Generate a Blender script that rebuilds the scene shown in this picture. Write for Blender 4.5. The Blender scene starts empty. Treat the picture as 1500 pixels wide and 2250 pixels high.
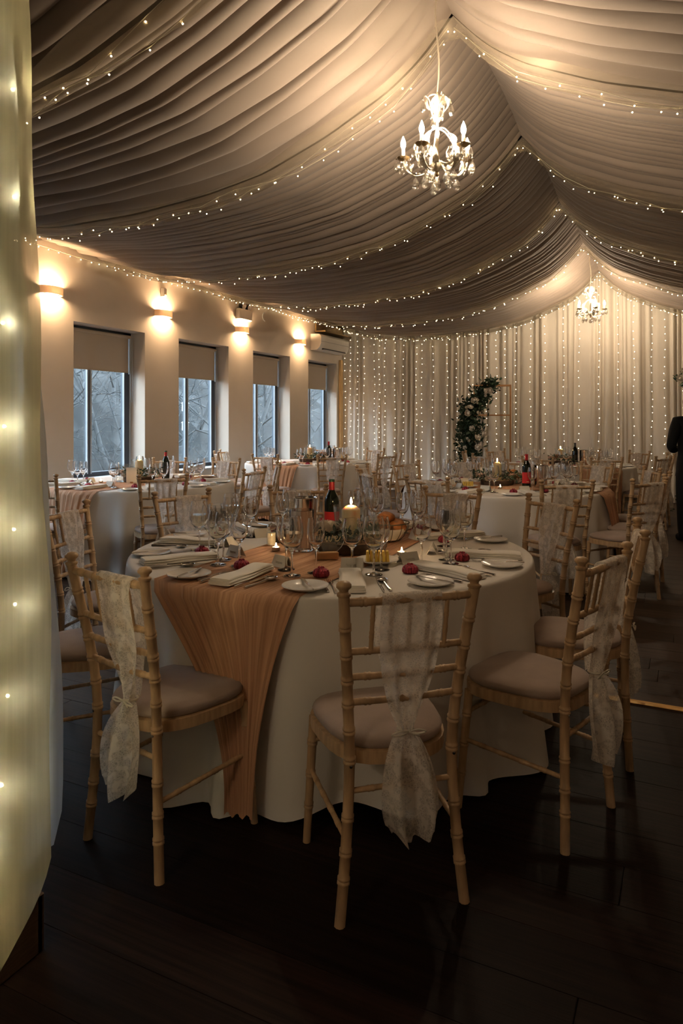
import bpy, math, random
import numpy as np
from mathutils import Vector, Matrix
PI = math.pi
rnd = random.Random(7)
SC = bpy.context.scene
COL = SC.collection

# ------------------------------------------------------------------ camera, world, exposure
# room frame: +y runs down the hall, -x is the window wall, z up; the camera stands at x = y = 0
YAW = math.atan(755 / 1540)
CY, SY = math.cos(YAW), math.sin(YAW)
cam_d = bpy.data.cameras.new('camera')
cam = bpy.data.objects.new('camera', cam_d); COL.objects.link(cam)
cam.location = (0, 0, 1.36)
cam.rotation_euler = (PI / 2, 0, YAW)
cam_d.sensor_fit = 'VERTICAL'; cam_d.sensor_height = 36; cam_d.sensor_width = 24
cam_d.lens = 36 * 1540 / 2250
cam_d.shift_y = -199 / 2250
cam_d.clip_start = 0.05; cam_d.clip_end = 200
SC.camera = cam
world = bpy.data.worlds.new('dusk_sky'); SC.world = world
world.use_nodes = True
wn = world.node_tree.nodes['Background']
wn.inputs[0].default_value = (0.60, 0.72, 0.84, 1)
wn.inputs[1].default_value = 8.5
vs = SC.view_settings
SC.display_settings.display_device = 'sRGB'
vs.view_transform = 'Standard'; vs.look = 'None'; vs.gamma = 1.0; vs.use_curve_mapping = False
vs.exposure = 1.2
SC.cycles.sample_clamp_indirect = 4.0
SC.cycles.transparent_max_bounces = 40
SC.cycles.use_adaptive_sampling = True; SC.cycles.adaptive_threshold = 0.025
SC.cycles.use_light_tree = False
SC.cycles.max_bounces = 12; SC.cycles.diffuse_bounces = 4; SC.cycles.transmission_bounces = 12
SC.cycles.caustics_reflective = False; SC.cycles.caustics_refractive = False

# ------------------------------------------------------------------ materials
MATS = {}
def new_mat(name):
    m = bpy.data.materials.new(name); m.use_nodes = True
    MATS[name] = m
    return m, m.node_tree.nodes, m.node_tree.links, m.node_tree.nodes['Principled BSDF']
def mat(name, col, rough=0.6, metal=0.0, var=0.12, scale=8.0, stretch=(1, 1, 1), bump=0.0, bscale=None, spec=0.5,
        sheen=0.0, trans=0.0, ior=1.45, rand=0.0, sub=0.0, coat=0.0):
    m, N, L, B = new_mat(name)
    tc = N.new('ShaderNodeTexCoord'); mp = N.new('ShaderNodeMapping')
    mp.inputs['Scale'].default_value = stretch
    L.new(tc.outputs['Object'], mp.inputs[0])
    nz = N.new('ShaderNodeTexNoise'); nz.inputs['Scale'].default_value = scale; nz.inputs['Detail'].default_value = 5
    L.new(mp.outputs[0], nz.inputs['Vector'])
    rp = N.new('ShaderNodeValToRGB')
    lo = [max(0, c * (1 - var)) for c in col]; hi = [min(1, c * (1 + var)) for c in col]
    rp.color_ramp.elements[0].color = (*lo, 1); rp.color_ramp.elements[1].color = (*hi, 1)
    rp.color_ramp.elements[0].position = 0.3; rp.color_ramp.elements[1].position = 0.7
    L.new(nz.outputs['Fac'], rp.inputs[0])
    out = rp.outputs[0]
    if rand:
        oi = N.new('ShaderNodeObjectInfo')
        mr = N.new('ShaderNodeMapRange'); mr.inputs[3].default_value = 1 - rand; mr.inputs[4].default_value = 1 + rand
        L.new(oi.outputs['Random'], mr.inputs[0])
        hs = N.new('ShaderNodeHueSaturation'); L.new(out, hs.inputs['Color']); L.new(mr.outputs[0], hs.inputs['Value'])
        out = hs.outputs[0]
    L.new(out, B.inputs['Base Color'])
    B.inputs['Roughness'].default_value = rough; B.inputs['Metallic'].default_value = metal
    B.inputs['Specular IOR Level'].default_value = spec
    B.inputs['IOR'].default_value = ior
    B.inputs['Transmission Weight'].default_value = trans
    B.inputs['Sheen Weight'].default_value = sheen
    B.inputs['Coat Weight'].default_value = coat
    if sub:
        B.inputs['Subsurface Weight'].default_value = sub; B.inputs['Subsurface Radius'].default_value = (0.03, 0.015, 0.006)
        B.inputs['Subsurface Scale'].default_value = 1.0
    if bump:
        bp = N.new('ShaderNodeBump'); bp.inputs['Strength'].default_value = bump; bp.inputs['Distance'].default_value = 0.004
        b2 = N.new('ShaderNodeTexNoise'); b2.inputs['Scale'].default_value = bscale or scale * 4; b2.inputs['Detail'].default_value = 3
        L.new(mp.outputs[0], b2.inputs['Vector']); L.new(b2.outputs['Fac'], bp.inputs['Height']); L.new(bp.outputs[0], B.inputs['Normal'])
    return m
def emis(name, col, s, sampling=None):
    m, N, L, B = new_mat(name)
    B.inputs['Base Color'].default_value = (*col, 1)
    B.inputs['Emission Color'].default_value = (*col, 1); B.inputs['Emission Strength'].default_value = s
    if sampling: m.cycles.emission_sampling = sampling
    return m
def thin_glass(name, tint=(1, 1, 1), rough=0.0, ior=1.45, base=0.0):
    m, N, L, B = new_mat(name); N.remove(B)
    out = N['Material Output']
    fr = N.new('ShaderNodeFresnel'); ge = N.new('ShaderNodeNewGeometry'); mi = N.new('ShaderNodeMapRange')
    mi.inputs[3].default_value = ior; mi.inputs[4].default_value = 1 / ior   # the same reflectance on both faces of the thin sheet
    L.new(ge.outputs['Backfacing'], mi.inputs[0]); L.new(mi.outputs[0], fr.inputs[0])
    tr = N.new('ShaderNodeBsdfTransparent'); tr.inputs[0].default_value = (*tint, 1)
    gl = N.new('ShaderNodeBsdfGlossy'); gl.inputs['Roughness'].default_value = rough
    mx = N.new('ShaderNodeMixShader')
    if base:
        ad = N.new('ShaderNodeMath'); ad.operation = 'ADD'; ad.inputs[1].default_value = base; ad.use_clamp = True
        L.new(fr.outputs[0], ad.inputs[0]); L.new(ad.outputs[0], mx.inputs[0])
    else:
        L.new(fr.outputs[0], mx.inputs[0])
    L.new(tr.outputs[0], mx.inputs[1]); L.new(gl.outputs[0], mx.inputs[2]); L.new(mx.outputs[0], out.inputs[0])
    return m
def sheer(name, col, opacity=0.5, transl=0.5, streak=(60, 60, 3), var=0.3, gloss=0.0, scale=1.0):
    """woven see-through cloth: part of the light passes straight through, the rest is scattered on both sides"""
    m, N, L, B = new_mat(name); N.remove(B)
    out = N['Material Output']
    tc = N.new('ShaderNodeTexCoord'); mp = N.new('ShaderNodeMapping'); mp.inputs['Scale'].default_value = streak
    L.new(tc.outputs['Object'], mp.inputs[0])
    nz = N.new('ShaderNodeTexNoise'); nz.inputs['Scale'].default_value = scale; nz.inputs['Detail'].default_value = 4
    L.new(mp.outputs[0], nz.inputs['Vector'])
    mr = N.new('ShaderNodeMapRange'); mr.inputs[1].default_value = 0.3; mr.inputs[2].default_value = 0.7
    mr.inputs[3].default_value = max(0, opacity - var); mr.inputs[4].default_value = min(1, opacity + var)
    L.new(nz.outputs['Fac'], mr.inputs[0])
    df = N.new('ShaderNodeBsdfDiffuse'); df.inputs[0].default_value = (*col, 1)
    tl = N.new('ShaderNodeBsdfTranslucent'); tl.inputs[0].default_value = (*col, 1)
    m1 = N.new('ShaderNodeMixShader'); m1.inputs[0].default_value = transl
    L.new(df.outputs[0], m1.inputs[1]); L.new(tl.outputs[0], m1.inputs[2])
    body = m1.outputs[0]
    if gloss:
        gl = N.new('ShaderNodeBsdfGlossy'); gl.inputs['Roughness'].default_value = 0.35; gl.inputs[0].default_value = (*[min(1, c * 1.4) for c in col], 1)
        mg = N.new('ShaderNodeMixShader'); mg.inputs[0].default_value = gloss
        L.new(body, mg.inputs[1]); L.new(gl.outputs[0], mg.inputs[2]); body = mg.outputs[0]
    tr = N.new('ShaderNodeBsdfTransparent')
    m2 = N.new('ShaderNodeMixShader')
    L.new(mr.outputs[0], m2.inputs[0]); L.new(tr.outputs[0], m2.inputs[1]); L.new(body, m2.inputs[2])
    L.new(m2.outputs[0], out.inputs[0])
    return m
def lace_mat(name, col):
    m, N, L, B = new_mat(name); N.remove(B)
    out = N['Material Output']
    tc = N.new('ShaderNodeTexCoord')
    vo = N.new('ShaderNodeTexVoronoi'); vo.feature = 'DISTANCE_TO_EDGE'; vo.inputs['Scale'].default_value = 95
    L.new(tc.outputs['Object'], vo.inputs['Vector'])
    v2 = N.new('ShaderNodeTexVoronoi'); v2.feature = 'DISTANCE_TO_EDGE'; v2.inputs['Scale'].default_value = 160
    L.new(tc.outputs['Object'], v2.inputs['Vector'])
    nz = N.new('ShaderNodeTexNoise'); nz.inputs['Scale'].default_value = 34; nz.inputs['Detail'].default_value = 3
    L.new(tc.outputs['Object'], nz.inputs['Vector'])
    def ramp(sock, a, b, inv=False):
        mr = N.new('ShaderNodeMapRange'); mr.inputs[1].default_value = a; mr.inputs[2].default_value = b
        mr.inputs[3].default_value = 1 if inv else 0; mr.inputs[4].default_value = 0 if inv else 1
        L.new(sock, mr.inputs[0]); return mr.outputs[0]
    big = ramp(vo.outputs['Distance'], 0.035, 0.10, True)
    fine = ramp(v2.outputs['Distance'], 0.10, 0.22, True)
    flow = ramp(nz.outputs['Fac'], 0.49, 0.58)
    def mth(op, a, b):
        k = N.new('ShaderNodeMath'); k.operation = op; k.use_clamp = True
        for q, v in enumerate((a, b)):
            if isinstance(v, float): k.inputs[q].default_value = v
            else: L.new(v, k.inputs[q])
        return k.outputs[0]
    al = mth('MAXIMUM', mth('MAXIMUM', mth('MULTIPLY', big, 0.75), mth('MULTIPLY', flow, 0.9)), mth('MULTIPLY', fine, 0.45))
    mr = N.new('ShaderNodeMapRange'); mr.inputs[3].default_value = 0.40; mr.inputs[4].default_value = 0.92; L.new(al, mr.inputs[0])
    df = N.new('ShaderNodeBsdfDiffuse'); df.inputs[0].default_value = (*col, 1)
    tl = N.new('ShaderNodeBsdfTranslucent'); tl.inputs[0].default_value = (*col, 1)
    m1 = N.new('ShaderNodeMixShader'); m1.inputs[0].default_value = 0.4
    L.new(df.outputs[0], m1.inputs[1]); L.new(tl.outputs[0], m1.inputs[2])
    tr = N.new('ShaderNodeBsdfTransparent'); m2 = N.new('ShaderNodeMixShader')
    L.new(mr.outputs[0], m2.inputs[0]); L.new(tr.outputs[0], m2.inputs[1]); L.new(m1.outputs[0], m2.inputs[2])
    L.new(m2.outputs[0], out.inputs[0])
    return m
mat('wall_paint', (0.59, 0.515, 0.435), 0.85, var=0.03, scale=3, bump=0.05, bscale=120)
mat('plain_wall', (0.66, 0.58, 0.49), 0.9, var=0.04, scale=3)
mat('roof_board', (0.25, 0.2, 0.16), 0.9)
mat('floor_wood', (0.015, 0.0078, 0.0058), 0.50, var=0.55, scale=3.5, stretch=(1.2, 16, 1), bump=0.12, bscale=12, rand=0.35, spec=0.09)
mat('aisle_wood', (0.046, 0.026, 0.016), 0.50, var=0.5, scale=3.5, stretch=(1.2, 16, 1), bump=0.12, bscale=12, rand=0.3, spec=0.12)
mat('floor_gap', (0.006, 0.004, 0.003), 0.9)
mat('brass', (0.75, 0.5, 0.22), 0.35, metal=1.0)
mat('skirting', (0.10, 0.06, 0.035), 0.55, var=0.3, stretch=(3, 3, 30))
mat('chair_wood', (0.50, 0.335, 0.19), 0.42, var=0.22, scale=9, stretch=(6, 6, 1), bump=0.06, bscale=30, rand=0.10)
mat('cushion', (0.34, 0.26, 0.22), 0.95, var=0.12, scale=7, bump=0.25, bscale=400, sheen=0.15)
mat('table_linen', (0.72, 0.68, 0.63), 0.85, var=0.03, scale=4, bump=0.1, bscale=500)
mat('napkin_linen', (0.85, 0.81, 0.74), 0.85, var=0.03, scale=10, bump=0.1, bscale=300)
mat('table_wood', (0.35, 0.24, 0.14), 0.6)
lace_mat('lace', (0.86, 0.81, 0.75))
sheer('ribbon', (0.85, 0.8, 0.7), 0.95, 0.2, var=0.04)
mat('drape', (0.285, 0.228, 0.187), 0.8, var=0.05, scale=2, sheen=0.12)
sheer('organza', (0.52, 0.44, 0.32), 0.32, 0.55, streak=(1.5, 26, 26), var=0.07, gloss=0.08)
sheer('organza_front', (0.72, 0.65, 0.45), 0.74, 0.55, streak=(26, 26, 1.0), var=0.16, gloss=0.10)
sheer('organza_pale', (0.70, 0.76, 0.80), 0.80, 0.65, streak=(30, 30, 1.2), var=0.12, gloss=0.06)
sheer('curtain_cloth', (0.79, 0.725, 0.635), 0.985, 0.22, streak=(30, 30, 2), var=0.01)
sheer('blind_cloth', (0.50, 0.41, 0.32), 0.99, 0.12, var=0.005)
def runner_mat():
    m, N, L, B = new_mat('runner')
    tc = N.new('ShaderNodeTexCoord')
    wv = N.new('ShaderNodeTexNoise'); mp = N.new('ShaderNodeMapping'); mp.inputs['Scale'].default_value = (55, 3, 3)
    L.new(tc.outputs['UV'], mp.inputs[0]); L.new(mp.outputs[0], wv.inputs['Vector']); wv.inputs['Scale'].default_value = 1; wv.inputs['Detail'].default_value = 4
    rp = N.new('ShaderNodeValToRGB'); rp.color_ramp.elements[0].color = (0.38, 0.19, 0.10, 1); rp.color_ramp.elements[1].color = (0.64, 0.37, 0.22, 1)
    rp.color_ramp.elements[0].position = 0.3; rp.color_ramp.elements[1].position = 0.68
    L.new(wv.outputs['Fac'], rp.inputs[0]); L.new(rp.outputs[0], B.inputs['Base Color'])
    B.inputs['Roughness'].default_value = 0.9
    bp = N.new('ShaderNodeBump'); bp.inputs['Strength'].default_value = 0.7; bp.inputs['Distance'].default_value = 0.006
    L.new(wv.outputs['Fac'], bp.inputs['Height']); L.new(bp.outputs[0], B.inputs['Normal'])
runner_mat()
thin_glass('window_glass', (0.90, 0.94, 0.96))
thin_glass('vase_glass', (0.96, 0.97, 0.96), base=0.05)
thin_glass('pale_drink', (0.97, 0.955, 0.88), base=0.04)
thin_glass('far_glass', (0.95, 0.96, 0.97), rough=0.03, base=0.09)
thin_glass('acrylic', (0.93, 0.94, 0.92), base=0.03)
def glass(name, col, ior, rough=0.0):
    m, N, L, B = new_mat(name)
    B.inputs['Base Color'].default_value = (*col, 1); B.inputs['Roughness'].default_value = rough
    B.inputs['Transmission Weight'].default_value = 1; B.inputs['IOR'].default_value = ior
glass('wine_glass', (1, 1, 1), 1.45)
glass('water', (0.98, 0.98, 0.95), 1.33)
mat('bottle_glass', (0.006, 0.009, 0.005), 0.06, var=0.05)
thin_glass('crystal', (0.97, 0.94, 0.88), rough=0.2, base=0.42)
mat('porcelain', (0.76, 0.73, 0.69), 0.18, var=0.02)
mat('steel', (0.62, 0.60, 0.58), 0.16, metal=1.0, var=0.05)
mat('dark_steel', (0.40, 0.38, 0.36), 0.22, metal=1.0, var=0.05)
mat('red_foil', (0.30, 0.04, 0.06), 0.32, metal=0.8, var=0.95, scale=70, stretch=(3, 3, 0.4), bump=0.6, bscale=150)
mat('card', (0.72, 0.68, 0.6), 0.8, var=0.02)
mat('ink', (0.45, 0.40, 0.33), 0.8)
mat('wax', (0.82, 0.62, 0.34), 0.5, var=0.03, sub=0.5)
mat('tin', (0.6, 0.55, 0.48), 0.3, metal=1.0)
mat('wick', (0.02, 0.015, 0.01), 0.9)
mat('bark', (0.06, 0.038, 0.026), 0.95, var=0.5, scale=30, bump=0.9, bscale=50)
mat('cut_wood', (0.30, 0.18, 0.09), 0.8, var=0.2, scale=12)
mat('oak_block', (0.50, 0.27, 0.12), 0.55, var=0.15, scale=6, stretch=(2, 12, 12))
mat('moss', (0.055, 0.065, 0.03), 0.95, var=0.5, scale=40)
mat('leaf', (0.028, 0.055, 0.030), 0.55, var=0.4, scale=12)
mat('twig', (0.36, 0.30, 0.2), 0.8)
mat('rose', (0.72, 0.66, 0.58), 0.7, var=0.08, scale=30)
mat('blush_rose', (0.66, 0.47, 0.38), 0.7, var=0.08, scale=30)
mat('bread', (0.33, 0.125, 0.036), 0.5, var=0.55, scale=22, bump=0.3)
mat('butter', (0.80, 0.56, 0.10), 0.5, var=0.05)
mat('wine_label', (0.42, 0.012, 0.02), 0.6, var=0.05)
mat('cap_red', (0.40, 0.012, 0.022), 0.35, var=0.05)
mat('cap_green', (0.02, 0.08, 0.04), 0.4)
mat('black_label', (0.015, 0.013, 0.012), 0.6)
mat('gold_ink', (0.75, 0.62, 0.36), 0.4, metal=0.4)
mat('salt', (0.80, 0.74, 0.64), 0.9, var=0.06, scale=200)
mat('pepper', (0.03, 0.022, 0.018), 0.9, var=0.6, scale=200)
mat('copper', (0.42, 0.22, 0.10), 0.35, metal=0.7, var=0.1)
sheer('plaster', (0.75, 0.62, 0.48), 0.995, 0.30, var=0.004)
mat('white_plastic', (0.70, 0.66, 0.60), 0.45, var=0.02)
mat('black_plastic', (0.012, 0.012, 0.013), 0.4)
mat('frame_grey', (0.055, 0.065, 0.08), 0.45, var=0.08)
mat('frame_white', (0.42, 0.44, 0.46), 0.45, var=0.03)
mat('ivory_metal', (0.82, 0.74, 0.60), 0.4, var=0.06, scale=30)
mat('gilt_metal', (0.30, 0.20, 0.09), 0.4, metal=0.6)
mat('wire', (0.55, 0.5, 0.38), 0.5)
mat('dark_wire', (0.10, 0.08, 0.05), 0.6)
mat('suit', (0.0025, 0.0025, 0.003), 0.85, var=0.2, scale=60)
mat('skin', (0.50, 0.30, 0.22), 0.55, var=0.06, sub=0.1)
mat('hair', (0.03, 0.02, 0.014), 0.7)
mat('branch_bark', (0.036, 0.038, 0.038), 0.9, var=0.4, scale=20)
mat('hillside', (0.0055, 0.006, 0.0055), 1.0, var=0.8, scale=1.6, bump=0.6, bscale=6)
mat('feeder', (0.62, 0.64, 0.64), 0.5, var=0.05)
mat('pine_trim', (0.50, 0.33, 0.15), 0.6, var=0.2, stretch=(8, 8, 1))
WARM = (1.0, 0.66, 0.33)
emis('bulb_chandelier', (1.0, 0.79, 0.55), 530)
emis('bulb_sconce', (1.0, 0.66, 0.36), 500)
emis('fairy_bulb', (1.0, 0.76, 0.40), 17, 'NONE')
emis('fairy_bulb_back', (1.0, 0.80, 0.54), 8, 'NONE')
emis('fairy_bulb_front', (1.0, 0.87, 0.50), 230)
emis('flame', (1.0, 0.62, 0.28), 240)

# ------------------------------------------------------------------ mesh helpers
class MB:
    def __init__(s): s.v = []; s.f = []; s.uv = None
    def add(s, vs, fs):
        o = len(s.v); s.v += [tuple(p) for p in vs]; s.f += [tuple(i + o for i in f) for f in fs]; return s
    def box(s, c, d, M=None):
        cx, cy, cz = c; dx, dy, dz = (k / 2 for k in d)
        P = [Vector((cx + a * dx, cy + b * dy, cz + e * dz)) for a in (-1, 1) for b in (-1, 1) for e in (-1, 1)]
        if M is not None: P = [M @ p for p in P]
        return s.add(P, [(0, 1, 3, 2), (4, 6, 7, 5), (0, 4, 5, 1), (2, 3, 7, 6), (0, 2, 6, 4), (1, 5, 7, 3)])
    def bbox(s, c, d, b=0.004):
        """box with chamfered edges"""
        cx, cy, cz = c; X, Y, Z = (k / 2 for k in d); b = min(b, X * .45, Y * .45, Z * .45)
        def ring(x, y, z):
            return [(cx - x + b, cy - y, z), (cx + x - b, cy - y, z), (cx + x, cy - y + b, z), (cx + x, cy + y - b, z),
                    (cx + x - b, cy + y, z), (cx - x + b, cy + y, z), (cx - x, cy + y - b, z), (cx - x, cy - y + b, z)]
        R = ring(X - b, Y - b, cz - Z) + ring(X, Y, cz - Z + b) + ring(X, Y, cz + Z - b) + ring(X - b, Y - b, cz + Z)
        F = [tuple(range(7, -1, -1)), tuple(range(24, 32))]
        for k in range(3):
            for i in range(8): F.append((k * 8 + i, k * 8 + (i + 1) % 8, k * 8 + 8 + (i + 1) % 8, k * 8 + 8 + i))
        return s.add(R, F)
    def lathe(s, prof, seg=20, c=(0, 0, 0), cap=True, a0=0, M=None):
        n = len(prof); V = []; F = []
        for r, z in prof:
            for k in range(seg):
                a = a0 + 2 * PI * k / seg; p = Vector((c[0] + r * math.cos(a), c[1] + r * math.sin(a), c[2] + z))
                V.append(M @ p if M is not None else p)
        for i in range(n - 1):
            for k in range(seg): F.append((i * seg + k, i * seg + (k + 1) % seg, (i + 1) * seg + (k + 1) % seg, (i + 1) * seg + k))
        if cap:
            if prof[0][0] > 1e-6: F.append(tuple(range(seg - 1, -1, -1)))
            if prof[-1][0] > 1e-6: F.append(tuple((n - 1) * seg + k for k in range(seg)))
        return s.add(V, F)
    def tube(s, pts, rad, seg=8, cap=True, flat=None):
        P = [Vector(p) for p in pts]; n = len(P)
        if not hasattr(rad, '__len__'): rad = [rad] * n
        V = []; F = []
        t0 = (P[1] - P[0]).normalized()
        up = Vector((0, 0, 1)) if abs(t0.z) < 0.9 else Vector((0, 1, 0))
        a = t0.cross(up).normalized()
        for i in range(n):
            t = (P[min(i + 1, n - 1)] - P[max(i - 1, 0)])
            if t.length < 1e-9: t = t0
            t.normalize()
            a = (a - t * a.dot(t))
            if a.length < 1e-6: a = t.orthogonal()
            a.normalize(); b = t.cross(a)
            for k in range(seg):
                q = 2 * PI * k / seg
                V.append(P[i] + (a * math.cos(q) * (flat or 1) + b * math.sin(q)) * rad[i])
        for i in range(n - 1):
            for k in range(seg): F.append((i * seg + k, i * seg + (k + 1) % seg, (i + 1) * seg + (k + 1) % seg, (i + 1) * seg + k))
        if cap: F.append(tuple(range(seg - 1, -1, -1))); F.append(tuple((n - 1) * seg + k for k in range(seg)))
        return s.add(V, F)
    def grid(s, rows):
        n = len(rows); m = len(rows[0]); V = [p for r in rows for p in r]; F = []
        for i in range(n - 1):
            for j in range(m - 1): F.append((i * m + j, i * m + j + 1, (i + 1) * m + j + 1, (i + 1) * m + j))
        return s.add(V, F)
    def ico(s, c, r, sc=(1, 1, 1)):
        t = (1 + 5 ** .5) / 2; k = r / math.sqrt(1 + t * t)
        V = [(-1, t, 0), (1, t, 0), (-1, -t, 0), (1, -t, 0), (0, -1, t), (0, 1, t), (0, -1, -t), (0, 1, -t), (t, 0, -1), (t, 0, 1), (-t, 0, -1), (-t, 0, 1)]
        F = [(0, 11, 5), (0, 5, 1), (0, 1, 7), (0, 7, 10), (0, 10, 11), (1, 5, 9), (5, 11, 4), (11, 10, 2), (10, 7, 6), (7, 1, 8), (3, 9, 4), (3, 4, 2), (3, 2, 6), (3, 6, 8), (3, 8, 9), (4, 9, 5), (2, 4, 11), (6, 2, 10), (8, 6, 7), (9, 8, 1)]
        return s.add([(c[0] + a * k * sc[0], c[1] + b * k * sc[1], c[2] + e * k * sc[2]) for a, b, e in V], F)
    def octa(s, c, r):
        V = [(c[0] + r, c[1], c[2]), (c[0] - r, c[1], c[2]), (c[0], c[1] + r, c[2]), (c[0], c[1] - r, c[2]), (c[0], c[1], c[2] + r), (c[0], c[1], c[2] - r)]
        return s.add(V, [(0, 2, 4), (2, 1, 4), (1, 3, 4), (3, 0, 4), (2, 0, 5), (1, 2, 5), (3, 1, 5), (0, 3, 5)])
    def sphere(s, c, r, seg=14, rings=8, sc=(1, 1, 1)):
        V = [(c[0], c[1], c[2] + r * sc[2])]; F = []
        for i in range(1, rings):
            th = PI * i / rings
            for k in range(seg):
                a = 2 * PI * k / seg
                V.append((c[0] + r * sc[0] * math.sin(th) * math.cos(a), c[1] + r * sc[1] * math.sin(th) * math.sin(a), c[2] + r * sc[2] * math.cos(th)))
        V.append((c[0], c[1], c[2] - r * sc[2])); e = len(V) - 1
        for k in range(seg): F.append((0, 1 + k, 1 + (k + 1) % seg))
        for i in range(rings - 2):
            for k in range(seg): F.append((1 + i * seg + k, 1 + (i + 1) * seg + k, 1 + (i + 1) * seg + (k + 1) % seg, 1 + i * seg + (k + 1) % seg))
        for k in range(seg): F.append((1 + (rings - 2) * seg + k, e, 1 + (rings - 2) * seg + (k + 1) % seg))
        return s.add(V, F)
    def prism(s, outline, z0, z1):
        n = len(outline)
        V = [(x, y, z0) for x, y in outline] + [(x, y, z1) for x, y in outline]
        F = [tuple(range(n - 1, -1, -1)), tuple(range(n, 2 * n))] + [(i, (i + 1) % n, n + (i + 1) % n, n + i) for i in range(n)]
        return s.add(V, F)
    def mesh(s, name, smooth=35):
        m = bpy.data.meshes.new(name); m.from_pydata(s.v, [], s.f)
        if smooth:
            m.polygons.foreach_set('use_smooth', [True] * len(m.polygons))
            if smooth < 180: m.set_sharp_from_angle(angle=math.radians(smooth))
        m.update(); return m
CACHE = {}
def cached(key, fn, smooth=35):
    if key not in CACHE:
        r = fn(); CACHE[key] = r.mesh(key, smooth) if isinstance(r, MB) else r
    return CACHE[key]
def obj(name, mesh, m, parent=None, loc=(0, 0, 0), rot=(0, 0, 0), scale=None, kind=None):
    if isinstance(mesh, MB): mesh = mesh.mesh(name)
    if len(mesh.materials) == 0: mesh.materials.append(MATS[m])
    o = bpy.data.objects.new(name, mesh); COL.objects.link(o)
    if o.data.materials[0] is not MATS[m]:
        o.material_slots[0].link = 'OBJECT'; o.material_slots[0].material = MATS[m]
    o.location = loc; o.rotation_euler = rot
    if scale is not None: o.scale = scale if hasattr(scale, '__len__') else (scale,) * 3
    if parent is not None: o.parent = parent
    if kind: o['kind'] = kind
    return o
def thing(name, label, cat, loc=(0, 0, 0), rz=0, group=None, scale=None):
    o = bpy.data.objects.new(name, None); COL.objects.link(o); o.empty_display_size = 0.05
    o.location = loc; o.rotation_euler = (0, 0, rz)
    if scale: o.scale = (scale,) * 3
    return tag(o, label, cat, group)
def tag(o, label, cat, group=None):
    o['label'] = label; o['category'] = cat
    if group: o['group'] = group
    return o
def struct(name, mb, m, parent=None, smooth=35, label=None):
    o = obj(name, mb.mesh(name, smooth) if isinstance(mb, MB) else mb, m, parent)
    o['kind'] = 'structure'
    if label: o['label'] = label
    return o
def sempty(name, label=None):
    o = bpy.data.objects.new(name, None); COL.objects.link(o); o['kind'] = 'structure'
    if label: o['label'] = label
    return o
def plan(X, Z):
    """a plan position given as (right of, ahead of) the doorway the picture looks in from, turned into room axes"""
    return (CY * X - SY * Z, SY * X + CY * Z)
# ------------------------------------------------------------------ the room
XL, XR, XRIDGE, YEND = -6.29, 3.63, -1.326, 12.95
WY = [2.148 + 1.856 * i for i in range(6)]; WW, WZ0, WZ1 = 1.18, 0.66, 2.51
floor = struct('floor', MB().box((-1.33, 4.7, -0.06), (10.6, 17.5, 0.10)), 'floor_gap', label='dark stained timber floor of the hall')
def plank_mesh(): return MB().bbox((0, 0, -0.005), (1, 0.1885, 0.012), 0.0008)
pm = cached('plank', plank_mesh)
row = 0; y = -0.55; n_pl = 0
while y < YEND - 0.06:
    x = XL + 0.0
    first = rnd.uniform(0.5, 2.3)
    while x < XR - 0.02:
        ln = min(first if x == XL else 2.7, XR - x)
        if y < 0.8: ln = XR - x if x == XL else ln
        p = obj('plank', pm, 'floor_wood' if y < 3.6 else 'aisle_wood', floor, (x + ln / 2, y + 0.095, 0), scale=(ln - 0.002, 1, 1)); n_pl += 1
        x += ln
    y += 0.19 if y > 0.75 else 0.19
tr = MB(); tr.tube([(-1.2, 3.66, 0.004), (3.6, 3.66, 0.004)], 0.014, 8, flat=1.0)
struct('trim_1', tr, 'brass', label='thin brass threshold strip crossing the dark floor')

def wall_left():
    m = MB(); t = 0.34; xc = XL - t / 2
    y0, y1, zt = -3.5, YEND + 0.1, 3.62
    m.box((xc, (y0 + y1) / 2, WZ0 / 2), (t, y1 - y0, WZ0))
    m.box((xc, (y0 + y1) / 2, (WZ1 + zt) / 2), (t, y1 - y0, zt - WZ1))
    ys = [y0] + [v for w in WY for v in (w, w + WW)] + [y1]
    for a, b in zip(ys[0::2], ys[1::2]): m.box((xc, (a + b) / 2, (WZ0 + WZ1) / 2), (t, b - a, WZ1 - WZ0))
    return m
struct('wall_left', wall_left(), 'wall_paint', smooth=0, label='cream painted wall with deep window openings')
struct('wall_back', MB().box((-1.33, YEND + 0.1, 2.2), (10.4, 0.2, 4.4)), 'plain_wall', smooth=0)
struct('wall_right', MB().box((XR + 0.1, 4.7, 1.8), (0.2, 17, 3.6)), 'plain_wall', smooth=0)
struct('wall_front', MB().box((-1.33, -3.6, 2.2), (10.4, 0.2, 4.4)), 'plain_wall', smooth=0)
rf = MB()
for a, b in ((XL - 0.34, XRIDGE), (XR + 0.2, XRIDGE)):
    rf.add([(a, -3.7, 3.60), (b, -3.7, 4.32), (b, 13.2, 4.32), (a, 13.2, 3.60), (a, -3.7, 3.70), (b, -3.7, 4.42), (b, 13.2, 4.42), (a, 13.2, 3.70)],
           [(0, 1, 2, 3), (7, 6, 5, 4), (0, 4, 5, 1), (2, 6, 7, 3), (0, 3, 7, 4)])
struct('ceiling', rf, 'roof_board', smooth=0, label='pitched roof boards above the fabric')
struct('baseboard_left', MB().bbox((XL + 0.011, 4.7, 0.075), (0.02, 16.4, 0.15)), 'frame_white')
struct('trim_2', MB().bbox((XL + 0.03, 12.74, 1.30), (0.05, 0.10, 2.6)), 'pine_trim', label='pale timber upright where the window wall meets the curtains')
struct('trim_3', MB().bbox((XL + 0.12, 12.25, 3.06), (0.22, 1.15, 0.03)).bbox((XL + 0.02, 12.25, 3.2), (0.03, 1.15, 0.26)), 'gilt_metal', label='dark ledge above the air conditioner')

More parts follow.
